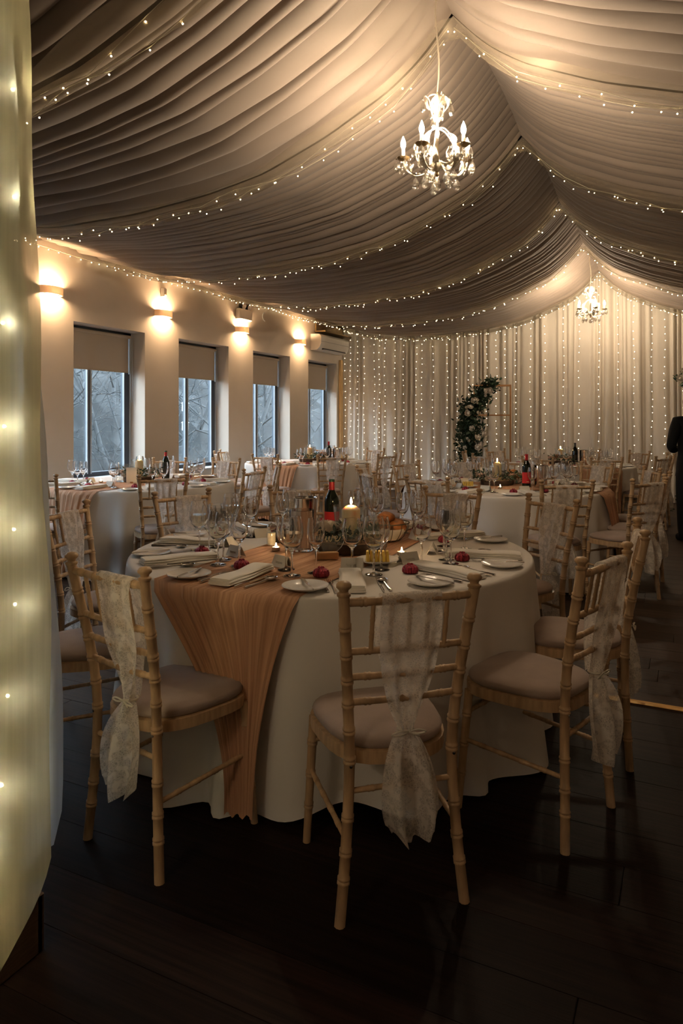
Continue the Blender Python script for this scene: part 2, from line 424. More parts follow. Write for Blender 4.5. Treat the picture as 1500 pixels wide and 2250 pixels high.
# windows, blinds
feats = ['the first window from the sheer front drape', 'the second window along', 'the third window along', 'the last window before the curtains']
for i, w in enumerate(WY):
    n = i - 1 if i >= 2 else i + 5
    wo = sempty('window_%d' % n, 'tall casement window with dark frame' )
    yc = w + WW / 2; xg = XL - 0.265
    fm = MB()
    fm.bbox((xg, w + 0.03, (WZ0 + WZ1) / 2), (0.06, 0.06, WZ1 - WZ0)).bbox((xg, w + WW - 0.06, (WZ0 + WZ1) / 2), (0.06, 0.12, WZ1 - WZ0))
    fm.bbox((xg, yc, WZ1 - 0.03), (0.06, WW, 0.06)).bbox((xg, yc, WZ0 + 0.05), (0.06, WW, 0.06))
    obj('window_frame', fm, 'frame_grey', wo)
    ym = w + 0.46
    obj('mullion', MB().bbox((xg, ym, (WZ0 + WZ1) / 2), (0.055, 0.032, WZ1 - WZ0 - 0.1)), 'frame_grey', wo)
    for yy, ww in ((ym - 0.027, 0.014), (ym + 0.03, 0.02), (w + WW - 0.128, 0.012), (w + WW - 0.02, 0.03), (w + 0.066, 0.012)):
        obj('glazing_bead', MB().bbox((xg + 0.022, yy, (WZ0 + WZ1) / 2), (0.03, ww, WZ1 - WZ0 - 0.12)), 'frame_white', wo)
    obj('pane', MB().box((xg, (w + 0.06 + ym - 0.016) / 2, (WZ0 + WZ1) / 2), (0.006, ym - 0.016 - w - 0.06, WZ1 - WZ0 - 0.13)), 'window_glass', wo)
    obj('pane', MB().box((xg, (ym + 0.016 + w + WW - 0.12) / 2, (WZ0 + WZ1) / 2), (0.006, w + WW - 0.136 - ym, WZ1 - WZ0 - 0.13)), 'window_glass', wo)
    obj('window_sill', MB().bbox((XL - 0.10, yc, WZ0 + 0.012), (0.30, WW - 0.004, 0.024)), 'frame_white', wo)
    if i < 2: continue
    b = thing('roller_blind', 'taupe roller blind half lowered in ' + feats[i - 2], 'blind', (XL - 0.20, w + WW / 2 - 0.03, 2.44), group='roller blinds in the windows')
    obj('blind_fabric', MB().bbox((0, 0, -0.22), (0.004, WW - 0.12, 0.44), 0.001), 'blind_cloth', b)
    obj('roller', MB().tube([(0, -WW / 2 + 0.04, 0.012), (0, WW / 2 - 0.03, 0.012)], 0.022, 12), 'blind_cloth', b)
    obj('bottom_bar', MB().bbox((0, 0, -0.445), (0.010, WW - 0.12, 0.018), 0.003), 'blind_cloth', b)
    obj('side_channel', MB().bbox((0, WW / 2 - 0.035, -0.23), (0.03, 0.022, 0.48), 0.003), 'frame_white', b)
    ch = MB(); ch.tube([(0.02, WW / 2 - 0.035, 0), (0.02, WW / 2 - 0.035, -0.80), (0.02, WW / 2 - 0.02, -0.83), (0.02, WW / 2 - 0.005, -0.80), (0.02, WW / 2 - 0.01, 0)], 0.0025, 5)
    obj('pull_chain', ch, 'frame_white', b)

# outside: bank and bare trees
def bank():
    rows = []
    for i in range(26):
        x = -6.9 - 0.9 * i
        r = []
        for j in range(50):
            yy = -6 + 0.9 * j
            z = -0.9 + max(0, (i - 4)) * 0.42 + 0.35 * math.sin(i * 1.7 + j * 0.9) + 0.25 * math.sin(j * 2.3 + i)
            r.append((x, yy, z))
        rows.append(r)
    return MB().grid(rows)
struct('ground', bank(), 'hillside', smooth=180, label='dim wooded bank outside the windows')
def bare_tree(seed, h, lean):
    R = random.Random(seed); m = MB()
    def br(p, d, ln, r, lev):
        pts = [p]; q = p.copy(); dd = d.copy()
        n = 4
        for k in range(n):
            dd = (dd + Vector((R.uniform(-.22, .22), R.uniform(-.22, .22), R.uniform(-.12, .16)))).normalized()
            q = q + dd * ln / n; pts.append(q.copy())
        m.tube(pts, [r * (1 - 0.15 * k) for k in range(n + 1)], 5 if lev < 2 else 3, cap=False)
        if lev >= 5: return
        for k in range(R.choice((3, 4)) if lev else 9):
            j = R.randint(1, n) if lev else R.randint(1, n)
            ax = Vector((R.uniform(-1, 1), R.uniform(-1, 1), R.uniform(-.35, .7))).normalized()
            br(pts[j], (dd * 0.45 + ax).normalized(), ln * R.uniform(.4, .62), r * 0.5, lev + 1)
    br(Vector((0, 0, -0.2)), Vector((lean, 0.1, 1)).normalized(), h, 0.075, 0)
    return m
tree_meshes = [bare_tree(s, h, l) for s, h, l in ((1, 4.2, .15), (2, 5.0, -.1), (5, 4.0, .25))]
tree_meshes = [m.mesh('bare_tree_%d' % k, 180) for k, m in enumerate(tree_meshes)]
tp = [(-9.2, 5.2), (-10.4, 8.2), (-9.4, 10.2), (-11.2, 12.0), (-11.0, 15.6), (-12.4, 15.2), (-10.8, 17.5), (-13.5, 19.5), (-12, 22), (-12.8, 9.5), (-15, 12.5), (-16, 16.5), (-15, 24)]
tl = ['with many thin twigs nearest the glass', 'with a forked pale trunk', 'leaning towards the building', 'with a straight grey trunk']
for k, (x, yy) in enumerate(tp):
    zz = -0.9 + max(0, (-6.9 - x) / 0.9 - 4) * 0.42
    o = obj('bare_tree', tree_meshes[k % 3], 'branch_bark', None, (x, yy, zz), (0, 0, k * 1.3))
    tag(o, 'bare leafless tree standing on the dim bank outside the windows', 'tree', 'bare trees outside')
for k, (z, lab) in enumerate(((1.52, 'upper'), (1.22, 'lower'))):
    f = thing('bird_feeder', '%s of two pale lantern-shaped bird feeders outside the second window' % lab, 'bird feeder', (-6.98, 8.72, z), group='bird feeders')
    obj('body', MB().lathe([(0.05, 0), (0.052, 0.02), (0.05, 0.12)], 4, a0=PI / 4), 'feeder', f)
    obj('roof', MB().lathe([(0.066, 0.12), (0.02, 0.155), (0.004, 0.17)], 4, a0=PI / 4), 'feeder', f)
    obj('perch', MB().tube([(-0.08, 0, 0.02), (0.08, 0, 0.02)], 0.004, 5), 'frame_grey', f)
tag(obj('feeder_pole', MB().tube([(-7.02, 8.80, -0.6), (-7.02, 8.80, 1.85), (-7.0, 8.76, 1.9), (-6.98, 8.72, 1.69)], 0.012, 6), 'frame_grey'), 'thin dark pole holding the bird feeders outside the second window', 'pole')

# sconces on the piers between the windows
def sconce_body():
    m = MB(); V = []; n = 18
    prof = []
    outer = [(0.115 * math.sin(PI * k / n) ** 0.75, -0.15 * math.cos(PI * k / n)) for k in range(n + 1)]
    inner = [(max(0.0, 0.115 * math.sin(PI * k / n) ** 0.75 - 0.007), -0.143 * math.cos(PI * k / n)) for k in range(n + 1)]
    for z in (0, 0.085):
        V += [(x, yv, z) for x, yv in outer] + [(x, yv, z) for x, yv in inner]
    F = []; q = n + 1
    for k in range(n):
        F += [(k, k + 1, 2 * q + k + 1, 2 * q + k), (q + k + 1, q + k, 3 * q + k, 3 * q + k + 1), (k + 1, k, q + k, q + k + 1), (2 * q + k, 2 * q + k + 1, 3 * q + k + 1, 3 * q + k)]
    return m.add(V, F)
sn = ['beside the sheer front drape', 'between the first and second windows', 'under the emergency lights', 'beside the air conditioner']
for k, yc in enumerate((5.52, 7.37, 9.22, 11.08)):
    s = thing('wall_sconce', 'glowing half-round wall light ' + sn[k], 'wall light', (XL, yc, 2.755), group='wall sconces')
    obj('shade', cached('sconce_shade', sconce_body), 'plaster', s)
    obj('back_plate', cached('sconce_plate', lambda: MB().bbox((0.005, 0, 0.042), (0.01, 0.26, 0.06))), 'plaster', s)
    obj('lamp', cached('sconce_lamp', lambda: MB().tube([(0.055, -0.075, 0.042), (0.055, 0.075, 0.042)], 0.014, 10)), 'bulb_sconce', s)
e = thing('emergency_light', 'white twin-spot emergency light on the wall above the third sconce', 'emergency light', (XL, 9.24, 2.95))
obj('case', MB().bbox((0.05, 0, 0.085), (0.10, 0.34, 0.17), 0.012), 'white_plastic', e)
for d in (-0.06, 0.09):
    h = obj('spot_head', MB().lathe([(0.03, -0.05), (0.045, -0.03), (0.055, 0.03), (0.055, 0.04)], 16, M=Matrix.Translation((0.06, d, 0.225)) @ Matrix.Rotation(1.9, 4, 'Y') @ Matrix.Rotation(0, 4, 'X')), 'black_plastic', e)
    obj('lens', MB().lathe([(0.0, 0.052), (0.03, 0.05), (0.052, 0.04)], 16, M=Matrix.Translation((0.06, d, 0.225)) @ Matrix.Rotation(1.9, 4, 'Y')), 'white_plastic', h)
s = thing('motion_sensor', 'small white sensor box high above the second sconce', 'sensor', (XL, 7.37, 3.02))
obj('case', MB().bbox((0.03, 0, 0.06), (0.06, 0.075, 0.13), 0.012), 'white_plastic', s); obj('lens', MB().sphere((0.058, 0, 0.035), 0.022), 'plaster', s)
cp = [(XL + 0.012, 9.93 + 0.09 * math.sin(a) * -1, 3.10 + 0.07 * math.cos(a)) for a in [0.2 + k * 0.25 for k in range(12)]]
tag(obj('cable_loop', MB().tube(cp, 0.007, 6), 'frame_white'), 'white loop of loose cable on the wall under the fairy lights', 'cable')
a = thing('air_conditioner', 'white wall-mounted air conditioner in the far corner of the window wall', 'air conditioner', (XL, 12.12, 2.70))
def ac_prof(yy): return [(0, yy, 0), (0.13, yy, 0.0), (0.19, yy, 0.05), (0.22, yy, 0.12), (0.22, yy, 0.25), (0.18, yy, 0.29), (0, yy, 0.30)]
m = MB(); A = ac_prof(-0.60); Bp = ac_prof(0.60); m.add(A + Bp, [tuple(range(6, -1, -1)), tuple(range(7, 14))] + [(k, (k + 1) % 7, 7 + (k + 1) % 7, 7 + k) for k in range(7)])
obj('case', m, 'white_plastic', a)
obj('vent', MB().box((0.172, 0.04, 0.030), (0.012, 1.0, 0.045), Matrix.Translation((0, 0, 0))), 'black_plastic', a)
obj('flap', MB().bbox((0.20, 0.04, 0.005), (0.05, 1.0, 0.006), 0.002), 'white_plastic', a)
obj('seam', MB().box((0.2215, 0, 0.155), (0.002, 1.18, 0.004)), 'frame_grey', a)

# ------------------------------------------------------------------ ceiling drapes and fairy-light garlands
PD = np.array([0, .10, .22, .45, .9, 1.4, 1.9, 2.6, 3.4, 4.2, 4.96]); PZ = np.array([3.88, 3.76, 3.63, 3.46, 3.25, 3.08, 3.0, 2.945, 2.945, 3.03, 3.27])
fine_d = np.linspace(0, 4.96, 250); zf = np.interp(fine_d, PD, PZ)
ker = np.hanning(17); ker /= ker.sum()
zpad = np.concatenate([zf[0] + (zf[0] - zf[8:0:-1]) * 1.0, zf, zf[-1] + (zf[-1] - zf[-2:-10:-1])]); zf = np.convolve(zpad, ker, 'valid')
def prof_z(d): return float(np.interp(abs(d), fine_d, zf))
GY = [0.5, 2.58, 4.3, 6.4, 8.5, 10.6, 12.72]
def drape_bay(y0, y1, seed):
    R = random.Random(seed)
    n = int((y1 - y0) / (0.125 if y0 < 4 else 0.09))
    wd = [R.uniform(0.45, 1.7) for _ in range(n)]; tot = sum(wd); b = [0]
    for w in wd: b.append(b[-1] + w / tot)
    L = y1 - y0
    fr = [0, 0.05, 0.17, 0.34, 0.5, 0.66, 0.83, 0.95]
    ph = [(R.uniform(0, 6.3), R.uniform(0.5, 1.6), R.uniform(0.1, 0.32), R.uniform(0.6, 1.3)) for _ in range(n + 1)]
    rows = []
    ds = sorted(set([round(v, 4) for v in list(np.linspace(-4.96, -0.5, 44)) + list(np.linspace(-0.45, 0.45, 25)) + list(np.linspace(0.5, 4.96, 44))]))
    for d in ds:
        r = []
        ad = abs(d); env = min(1.0, 0.3 + ad * 1.4)
        wall = max(0.0, min(1.0, (4.96 - ad) / 1.0))
        bb = []
        for i in range(n + 1):
            p, f, a_, _ = ph[i]
            k = 0 if i in (0, n) else a_ / n * math.sin(p + f * d * 1.3)
            bb.append(b[i] + k)
        for i in range(n):
            w = (bb[i + 1] - bb[i]); A = min(0.066, 0.45 * w * L) * ph[i][3] * env
            A *= 0.8 + 0.3 * math.sin(ph[i][0] + d * 0.9)
            for q in (fr if i < n - 1 else fr + [1.0]):
                t = bb[i] + w * q
                z = prof_z(ad) + 0.055 + 0.11 * 4 * t * (1 - t) * (0.25 + 0.75 * wall)
                z += A * (abs(2 * q - 1) ** 2.6) - A * 0.5
                r.append((XRIDGE - d, y0 + t * L, z))
        rows.append(r)
    return MB().grid(rows)
bn = ['directly overhead at the top edge', 'in front of the large chandelier', 'just beyond the large chandelier', 'third beyond the sheer front drape, in deep shade', 'above the middle right table', 'last bay before the end curtains']
bn = ['nearest bay, cut off by the top left corner', 'bay just in front of the large chandelier', 'bay just behind the large chandelier', 'dark bay in the middle of the ceiling', 'second bay from the end curtains', 'last bay before the end curtains']
for k in range(6):
    o = obj('ceiling_drape', drape_bay(GY[k] + 0.015, GY[k + 1] - 0.015, 40 + k).mesh('ceiling_drape', 60), 'drape')
    tag(o, 'gathered taupe ceiling drape, ' + bn[k], 'drape', 'ceiling drapes')
gn = ['nearest, running to the top left corner', 'just behind the large chandelier cable', 'second along the ridge', 'third along the ridge', 'fourth along the ridge', 'last before the end curtains']
gn = ['nearest to the top left corner', 'starting just behind the large chandelier cable', 'running just below the large chandelier', 'third from the end curtains', 'second from the end curtains', 'along the edge at the end curtains']
for k in range(1, 7):
    yg = GY[k]; R = random.Random(90 + k)
    g = thing('light_garland', 'swag of sheer organza with fairy lights, ' + gn[k - 1], 'fairy lights', (XRIDGE, yg, 3.8), group='ceiling light garlands')
    rows = []
    for d in np.linspace(-4.9, 4.9, 110):
        r = []
        wv = 0.025 * math.sin(d * 3 + k) + 0.015 * math.sin(d * 7.1 + 2 * k)
        for q in np.linspace(-1, 1, 9):
            hw = 0.15 * (0.5 + 0.5 * min(1, abs(d) / 0.6)) * (1 + 0.25 * math.sin(d * 1.7 + k))
            z = prof_z(d) + 0.035 - 0.075 * (1 - q * q) + 0.006 * math.sin(q * 9 + d * 4) - 3.8
            if k == 6: z -= 0.0
            r.append((-d, q * hw - 0.02 + wv - (0.10 if k == 6 else 0), z))
        rows.append(r)
    obj('organza_strip', MB().grid(rows).mesh('organza_strip', 180), 'organza', g)
    bm = MB(); wm = MB(); step = 0.165 if k < 4 else 0.15
    for sd in (-1, 1):
        for line in range(2):
            pts = []
            d = 0.02 + 0.05 * line
            while d < 4.88:
                yy = (0.07 if line else -0.05) + 0.03 * math.sin(d * 5 + line * 2 + k) + R.uniform(-.012, .012) - (0.10 if k == 6 else 0)
                z = prof_z(d) - 0.02 - 3.8 + 0.018 * math.sin(d * 9 + line) + (0.018 if line else 0)
                pts.append((-sd * d, yy, z))
                bm.ico((-sd * d + R.uniform(-.01, .01), yy, z - 0.016 - R.uniform(0, 0.02)), 0.0046 if k < 4 else 0.0056)
                d += step * R.uniform(0.55, 1.5)
            wm.tube(pts, 0.0022, 4, cap=False)
    obj('wire', wm.mesh('garland_wire', 180), 'wire', g)
    obj('bulbs', bm.mesh('garland_bulbs', 180), 'fairy_bulb', g, kind='stuff')
g = thing('light_string', 'string of fairy lights along the top of the window wall', 'fairy lights', (XL, 8, 3.2))
bm = MB(); pts = []; yy = -5.0
while yy < 4.75:
    z = 0.055 + 0.010 * math.sin(yy * 4); pts.append((0.03, yy, z)); bm.ico((0.034, yy, z - 0.02), 0.0052); yy += rnd.uniform(0.10, 0.17)
obj('wire', MB().tube(pts, 0.003, 4).mesh('wall_wire', 180), 'wire', g); obj('bulbs', bm.mesh('wall_bulbs', 180), 'fairy_bulb', g, kind='stuff')

# ------------------------------------------------------------------ end curtains and light curtain
def curtain_panel(x0, x1, seed):
    R = random.Random(seed); n = int((x1 - x0) / 0.125); cols = n * 9
    ph = [R.uniform(0, 6.3) for _ in range(6)]
    rows = []
    for i in range(15):
        f = i / 14.0; r = []
        for j in range(cols + 1):
            t = j / cols; x = x0 + (x1 - x0) * t
            zt = prof_z(x - XRIDGE) + 0.16
            z = 0.015 + (zt - 0.015) * f
            w = t * n + 0.8 * math.sin(t * 5 + ph[0]) + 0.35 * math.sin(t * 17 + ph[1])
            a = (0.036 + 0.016 * math.sin(t * 9 + ph[2])) * (0.75 + 0.5 * (1 - f))
            yv = 12.86 + a * math.sin(2 * PI * w + 0.5 * math.sin(f * 3 + ph[3] + t * 4)) + 0.012 * math.sin(2 * PI * w * 0.37 + ph[4])
            r.append((x + 0.010 * math.sin(2 * PI * w + 1.2) * (1 - f), yv, z))
        rows.append(r)
    return MB().grid(rows)
cx = [-6.27, -5.05, -3.95, -2.85, -1.75, -0.65, 0.45, 1.55]
cn = ['at the window wall corner', 'second from the window wall', 'behind the left flower stand', 'right of the left flower stand', 'below the small chandelier', 'right of the small chandelier', 'behind the suited person']
for k in range(7):
    o = obj('curtain', curtain_panel(cx[k], cx[k + 1] + 0.03, 200 + k).mesh('curtain', 180), 'curtain_cloth')
    tag(o, 'cream floor-length curtain %s on the end wall' % cn[k], 'curtain', 'end wall curtains')
for k in range(7):
    g = thing('light_curtain', 'hanging strands of fairy lights over the curtain ' + cn[k], 'fairy lights', ((cx[k] + cx[k + 1]) / 2, 12.79, 0.1), group='light curtains on the end wall')
    R = random.Random(300 + k); ns = 8 if k == 0 else R.choice((4, 5, 6)); w = cx[k + 1] - cx[k]
    for s_ in range(ns):
        x = -w / 2 + w * (s_ + R.uniform(0.2, 0.8)) / ns
        top = prof_z(g.location.x + x - XRIDGE) - 0.1 + 0.08
        wm = MB(); bm = MB(); z = 0.08; pts = []
        while z < top:
            xx = x + 0.008 * math.sin(z * 5 + s_) ; yv = 0.005 * math.sin(z * 7)
            pts.append((xx, yv, z)); bm.octa((xx + R.uniform(-.006, .006), yv - 0.012, z), 0.0058); z += R.uniform(0.10, 0.17)
        wm.tube(pts, 0.0010, 3, cap=False)
        st = obj('strand', wm.mesh('strand', 180), 'wire', g)
        obj('bulbs', bm.mesh('strand_bulbs', 180), 'fairy_bulb_back', st, kind='stuff')

# ------------------------------------------------------------------ pier at the doorway and the sheer lit drape on it
PX = -1.50
struct('wall_pier', MB().box((PX - 0.25, -1.15, 1.9), (0.5, 4.70, 3.8)), 'wall_paint', smooth=0, label='wall end beside the doorway, behind the sheer drape')
struct('baseboard_pier', MB().bbox((PX + 0.010, -1.11, 0.075), (0.02, 4.79, 0.15)).bbox((PX - 0.24, 1.27, 0.075), (0.52, 0.02, 0.15)), 'skirting', label='dark timber skirting at the foot of the lit drape')
def front_drape(xo, y0, ye, hem, seed, amp):
    R = random.Random(seed); p = [R.uniform(0, 6.3) for _ in range(5)]
    rows = []
    for i in range(46):
        f = i / 45.0; r = []
        for j in range(61):
            t = j / 60.0
            zb = hem(t); z = zb + (3.6 - zb) * f
            y = y0 + (ye(z) - y0) * t
            a = amp * (0.5 + 0.6 * (1 - f))
            x = xo + 0.012 * (1 - f) ** 2 + a * math.sin(t * 19 + p[0] + 0.7 * math.sin(f * 4 + p[1])) + a * 0.6 * math.sin(t * 41 + p[2] + f * 2)
            r.append((x, y + 0.006 * math.sin(z * 9 + p[3]), z))
        rows.append(r)
    return MB().grid(rows)
fd = thing('sheer_drape', 'floor-length sheer yellow organza drape with fairy lights at the left edge', 'drape', (0, 0, 0))
edge1 = lambda z: float(np.interp(z, [0.2, 0.47, 0.70, 0.93, 1.28, 1.84, 2.4, 3.6], [1.235, 1.244, 1.246, 1.243, 1.226, 1.216, 1.190, 1.15]))
edge2 = lambda z: float(np.interp(z, [0.25, 0.33, 0.43, 0.68, 0.92, 1.27, 1.5, 1.8, 2.4, 3.6], [1.29, 1.326, 1.330, 1.318, 1.304, 1.274, 1.245, 1.20, 1.17, 1.12]))
obj('sheer_panel', front_drape(-1.425, 0.15, edge1, lambda t: 0.05 + 0.23 * t ** 10, 5, 0.010).mesh('front_panel', 180), 'organza_front', fd)
obj('sheer_panel', front_drape(-1.465, 0.5, edge2, lambda t: 0.24 + 0.03 * t, 6, 0.006).mesh('back_panel', 180), 'organza_pale', fd)['label'] = 'paler bluish under-layer of the sheer drape'
bm = MB(); wm = MB(); R = random.Random(11)
for s_ in range(3):
    y = 1.01 + 0.085 * s_; z = 0.22 + 0.13 * s_; pts = []
    while z < 3.3:
        yv = y + 0.02 * math.sin(z * 6 + s_); pts.append((-1.488, yv, z))
        if z < 3.2: bm.ico((-1.484, yv, z), 0.004)
        z += R.uniform(0.18, 0.34)
    wm.tube(pts, 0.0015, 4, cap=False)
obj('wire', wm.mesh('front_wire', 180), 'wire', fd); obj('bulbs', bm.mesh('front_bulbs', 180), 'fairy_bulb_front', fd, kind='stuff')

# ------------------------------------------------------------------ chandeliers
def crystal_mesh():
    return MB().lathe([(0.0005, 0.0), (0.0085, -0.012), (0.0125, -0.026), (0.011, -0.036), (0.005, -0.043), (0.0005, -0.045)], 8)
def leaf_scroll(): # a small curled metal leaf
    rows = []
    for i in range(9):
        f = i / 8.0; a = f * 2.6
        px, pz = 0.06 * math.sin(a) * (1 - .25 * f), 0.055 * (1 - math.cos(a)) * .9
        w = 0.017 * math.sin(PI * min(1, f * 0.9 + 0.1)) + 0.003
        rows.append([(px, -w, pz - 0.004), (px, -w * .5, pz + 0.003), (px, 0, pz), (px, w * .5, pz + 0.003), (px, w, pz - 0.004)])
    return MB().grid(rows)
def arc(pts, n=18):
    P = [Vector(p) for p in pts]; P = [2 * P[0] - P[1]] + P + [2 * P[-1] - P[-2]]; out = []
    for i in range(1, len(P) - 2):
        for k in range(n):
            t = k / n; a, b, c, d = P[i - 1:i + 3]
            out.append(0.5 * ((2 * b) + (c - a) * t + (2 * a - 5 * b + 4 * c - d) * t * t + (3 * b - a - 3 * c + d) * t ** 3))
    out.append(P[-2]); return out
def chandelier(label, loc, top, rz):
    c = thing('chandelier', label, 'chandelier', loc, rz, group='chandeliers')
    obj('cable', MB().tube([(0.01 * math.sin(k), 0.008 * math.cos(k * 1.3), 0.56 + (top - 0.56) * k / 10) for k in range(11)], 0.005, 6), 'ivory_metal', c)
    obj('stem', cached('ch_stem', lambda: MB().lathe([(0.004, 0.10), (0.018, 0.11), (0.034, 0.13), (0.040, 0.15), (0.016, 0.17), (0.010, 0.20), (0.009, 0.30), (0.014, 0.33), (0.008, 0.36), (0.008, 0.50), (0.015, 0.52), (0.006, 0.56)], 14)), 'ivory_metal', c)
    cm = cached('ch_crystal', crystal_mesh); lm = cached('ch_leaf', leaf_scroll)
    def drop(p, par, sc=1.6):
        k = obj('crystal_drop', cm, 'crystal', par, p, scale=sc)
        obj('bead', cached('ch_bead', lambda: MB().ico((0, 0, 0.008), 0.006)), 'crystal', k)
    for k in range(5):
        a = 2 * PI * k / 5 + 0.32; ca, sa = math.cos(a), math.sin(a)
        def P(r, z): return (r * ca, r * sa, z)
        am = obj('arm', MB().tube(arc([P(0.02, 0.15), P(0.07, 0.10), P(0.13, 0.09), P(0.185, 0.13), P(0.205, 0.185)]), 0.0055, 7), 'ivory_metal', c)
        obj('scroll', MB().tube(arc([P(0.012, 0.36), P(0.06, 0.34), P(0.115, 0.27), P(0.125, 0.20), P(0.095, 0.16), P(0.075, 0.19), P(0.09, 0.215)]), 0.0042, 6), 'ivory_metal', c)
        obj('drip_pan', cached('ch_pan', lambda: MB().lathe([(0.006, 0), (0.02, 0.002), (0.036, 0.014), (0.040, 0.020), (0.034, 0.016), (0.018, 0.006), (0.006, 0.006)], 10)), 'gilt_metal', c, P(0.205, 0.185))
        sl = obj('candle_sleeve', cached('ch_sleeve', lambda: MB().lathe([(0.011, 0), (0.011, 0.065), (0.009, 0.068)], 12)), 'ivory_metal', c, P(0.205, 0.192))
        obj('bulb', cached('ch_bulb', lambda: MB().lathe([(0.007, 0.0), (0.013, 0.012), (0.0155, 0.028), (0.012, 0.046), (0.005, 0.064), (0.001, 0.075)], 12)), 'bulb_chandelier', sl, (0, 0, 0.068))
        for j in range(4):
            b = a + j * PI / 2 + 0.4
            drop((0.205 * ca + 0.038 * math.cos(b), 0.205 * sa + 0.038 * math.sin(b), 0.185), c)
        for r, z in ((0.13, 0.083), (0.075, 0.09)): drop(P(r, z), c, 1.8)
        obj('leaf', lm, 'ivory_metal', c, P(0.10, 0.10), (0.4, 0.3, a))
        obj('leaf', lm, 'ivory_metal', c, P(0.03, 0.16), (0, 0.9, a + 0.5))
        obj('leaf', lm, 'ivory_metal', c, P(0.115, 0.22), (0, -0.6, a), 0.9)
        drop(P(0.10, 0.205), c)
    for k in range(4):
        a = 2 * PI * k / 4 + 0.2; ca, sa = math.cos(a), math.sin(a)
        def P(r, z): return (r * ca, r * sa, z)
        obj('crown_scroll', MB().tube(arc([P(0.01, 0.40), P(0.035, 0.45), P(0.05, 0.52), P(0.075, 0.545), P(0.09, 0.52)]), 0.004, 6), 'ivory_metal', c)
        obj('leaf', lm, 'ivory_metal', c, P(0.045, 0.47), (0, -0.7, a), 1.1)
        drop(P(0.088, 0.515), c); 
        if k % 2: drop(P(0.06, 0.45), c)
    obj('finial', cached('ch_fin', lambda: MB().lathe([(0.001, 0.07), (0.012, 0.082), (0.006, 0.098), (0.010, 0.104)], 10)), 'gilt_metal', c)
    drop((0, 0, 0.07), c, 1.9)
    return c
chandelier('large lit crystal chandelier hanging nearest the camera', (XRIDGE, 4.0, 2.745), 1.585, 0.5)
chandelier('unseen lit chandelier added behind the camera to brighten the front chairs', (XRIDGE, -2.3, 2.80), 1.53, 0.2)  # extra fill light: chandelier added out of view for the front chairs and cloth
chandelier('small distant lit crystal chandelier in front of the end curtains', (XRIDGE, 11.5, 2.90), 1.43, 1.1)
# ------------------------------------------------------------------ chairs
def bamboo(pts, r, nodes, seg=10, taper=None):
    """turned imitation-bamboo rod with a pair of raised rings at each node (fractions of its length)"""
    P = [Vector(p) for p in pts]; L = [0]
    for a, b in zip(P, P[1:]): L.append(L[-1] + (b - a).length)
    T = L[-1]
    def at(s):
        s = max(0, min(T, s))
        for i in range(len(P) - 1):
            if s <= L[i + 1] + 1e-9: return P[i].lerp(P[i + 1], (s - L[i]) / max(1e-9, L[i + 1] - L[i]))
        return P[-1]
    ss = {0.0: 1.0, T: 1.0}
    for k in range(1, 8): ss[T * k / 8] = 1.0
    for nd in nodes:
        c = nd * T
        for o, q in ((-0.011, 1.0), (-0.008, 1.17), (-0.004, 1.17), (0.0, 0.98), (0.004, 1.17), (0.008, 1.17), (0.011, 1.0)):
            for key in [k for k in ss if abs(k - (c + o)) < 0.0025]: del ss[key]
            ss[c + o] = q
    ks = sorted(ss); R = [r * ss[k] * (1 if taper is None else 1 + (taper - 1) * k / T) for k in ks]
    return MB().tube([at(k) for k in ks], R, seg)
def smooth_path(pts, n=6): return arc(pts, n)
def post_path(sx):
    return smooth_path([(sx * 0.183, -0.206, 0.0), (sx * 0.163, -0.196, 0.20), (sx * 0.151, -0.190, 0.42), (sx * 0.161, -0.207, 0.62), (sx * 0.187, -0.262, 0.905)])
def chair_post(sx):
    m = bamboo(post_path(sx), 0.0155, [0.13, 0.21, 0.31, 0.48, 0.57, 0.655, 0.73, 0.81, 0.90])
    top = Vector((sx * 0.187, -0.261, 0.9))
    m.lathe([(0.0145, 0.0), (0.019, 0.004), (0.019, 0.010), (0.012, 0.014), (0.013, 0.019), (0.0205, 0.026), (0.021, 0.033), (0.015, 0.040), (0.001, 0.043)], 12, c=tuple(top))
    return m
def seat_outline(g, k=28):
    o = []
    for i in range(k):
        a = 2 * PI * i / k; c, s = math.cos(a), math.sin(a)
        x = math.copysign(abs(c) ** 0.62, c); y = math.copysign(abs(s) ** 0.66, s)
        w = 0.183 + 0.022 * y - 0.012 * max(0, -y) ** 3
        o.append((x * (w + g), 0.005 + y * (0.192 + g)))
    return o
def seat_frame():
    m = MB(); o = seat_outline(0.006); i_ = seat_outline(-0.03); k = len(o)
    V = [(x, y, 0.412) for x, y in o] + [(x, y, 0.446) for x, y in o] + [(x, y, 0.450) for x, y in i_] + [(x, y, 0.412) for x, y in i_]
    F = []
    for r in range(4):
        for j in range(k): F.append((r * k + j, r * k + (j + 1) % k, ((r + 1) % 4) * k + (j + 1) % k, ((r + 1) % 4) * k + j))
    return m.add(V, F)
def cushion():
    m = MB(); rows = []
    for g, sc, z in ((-0.012, 1, 0.447), (-0.002, 1, 0.455), (0.001, 1, 0.466), (-0.006, 1, 0.477), (-0.03, 1, 0.486), (-0.03, 0.75, 0.4905), (-0.03, 0.5, 0.4925), (-0.03, 0.25, 0.493)):
        o = seat_outline(g); rows.append([(x * sc, 0.005 + (y - 0.005) * sc, z) for x, y in o])
    rows = [r + [r[0]] for r in rows]
    m.grid(rows); k = len(rows[-1]) - 1; b = (len(rows) - 1) * (k + 1)
    ci = len(m.v); m.v.append((0, 0.005, 0.4935))
    m.f += [(b + j, b + j + 1, ci) for j in range(k)]
    return m
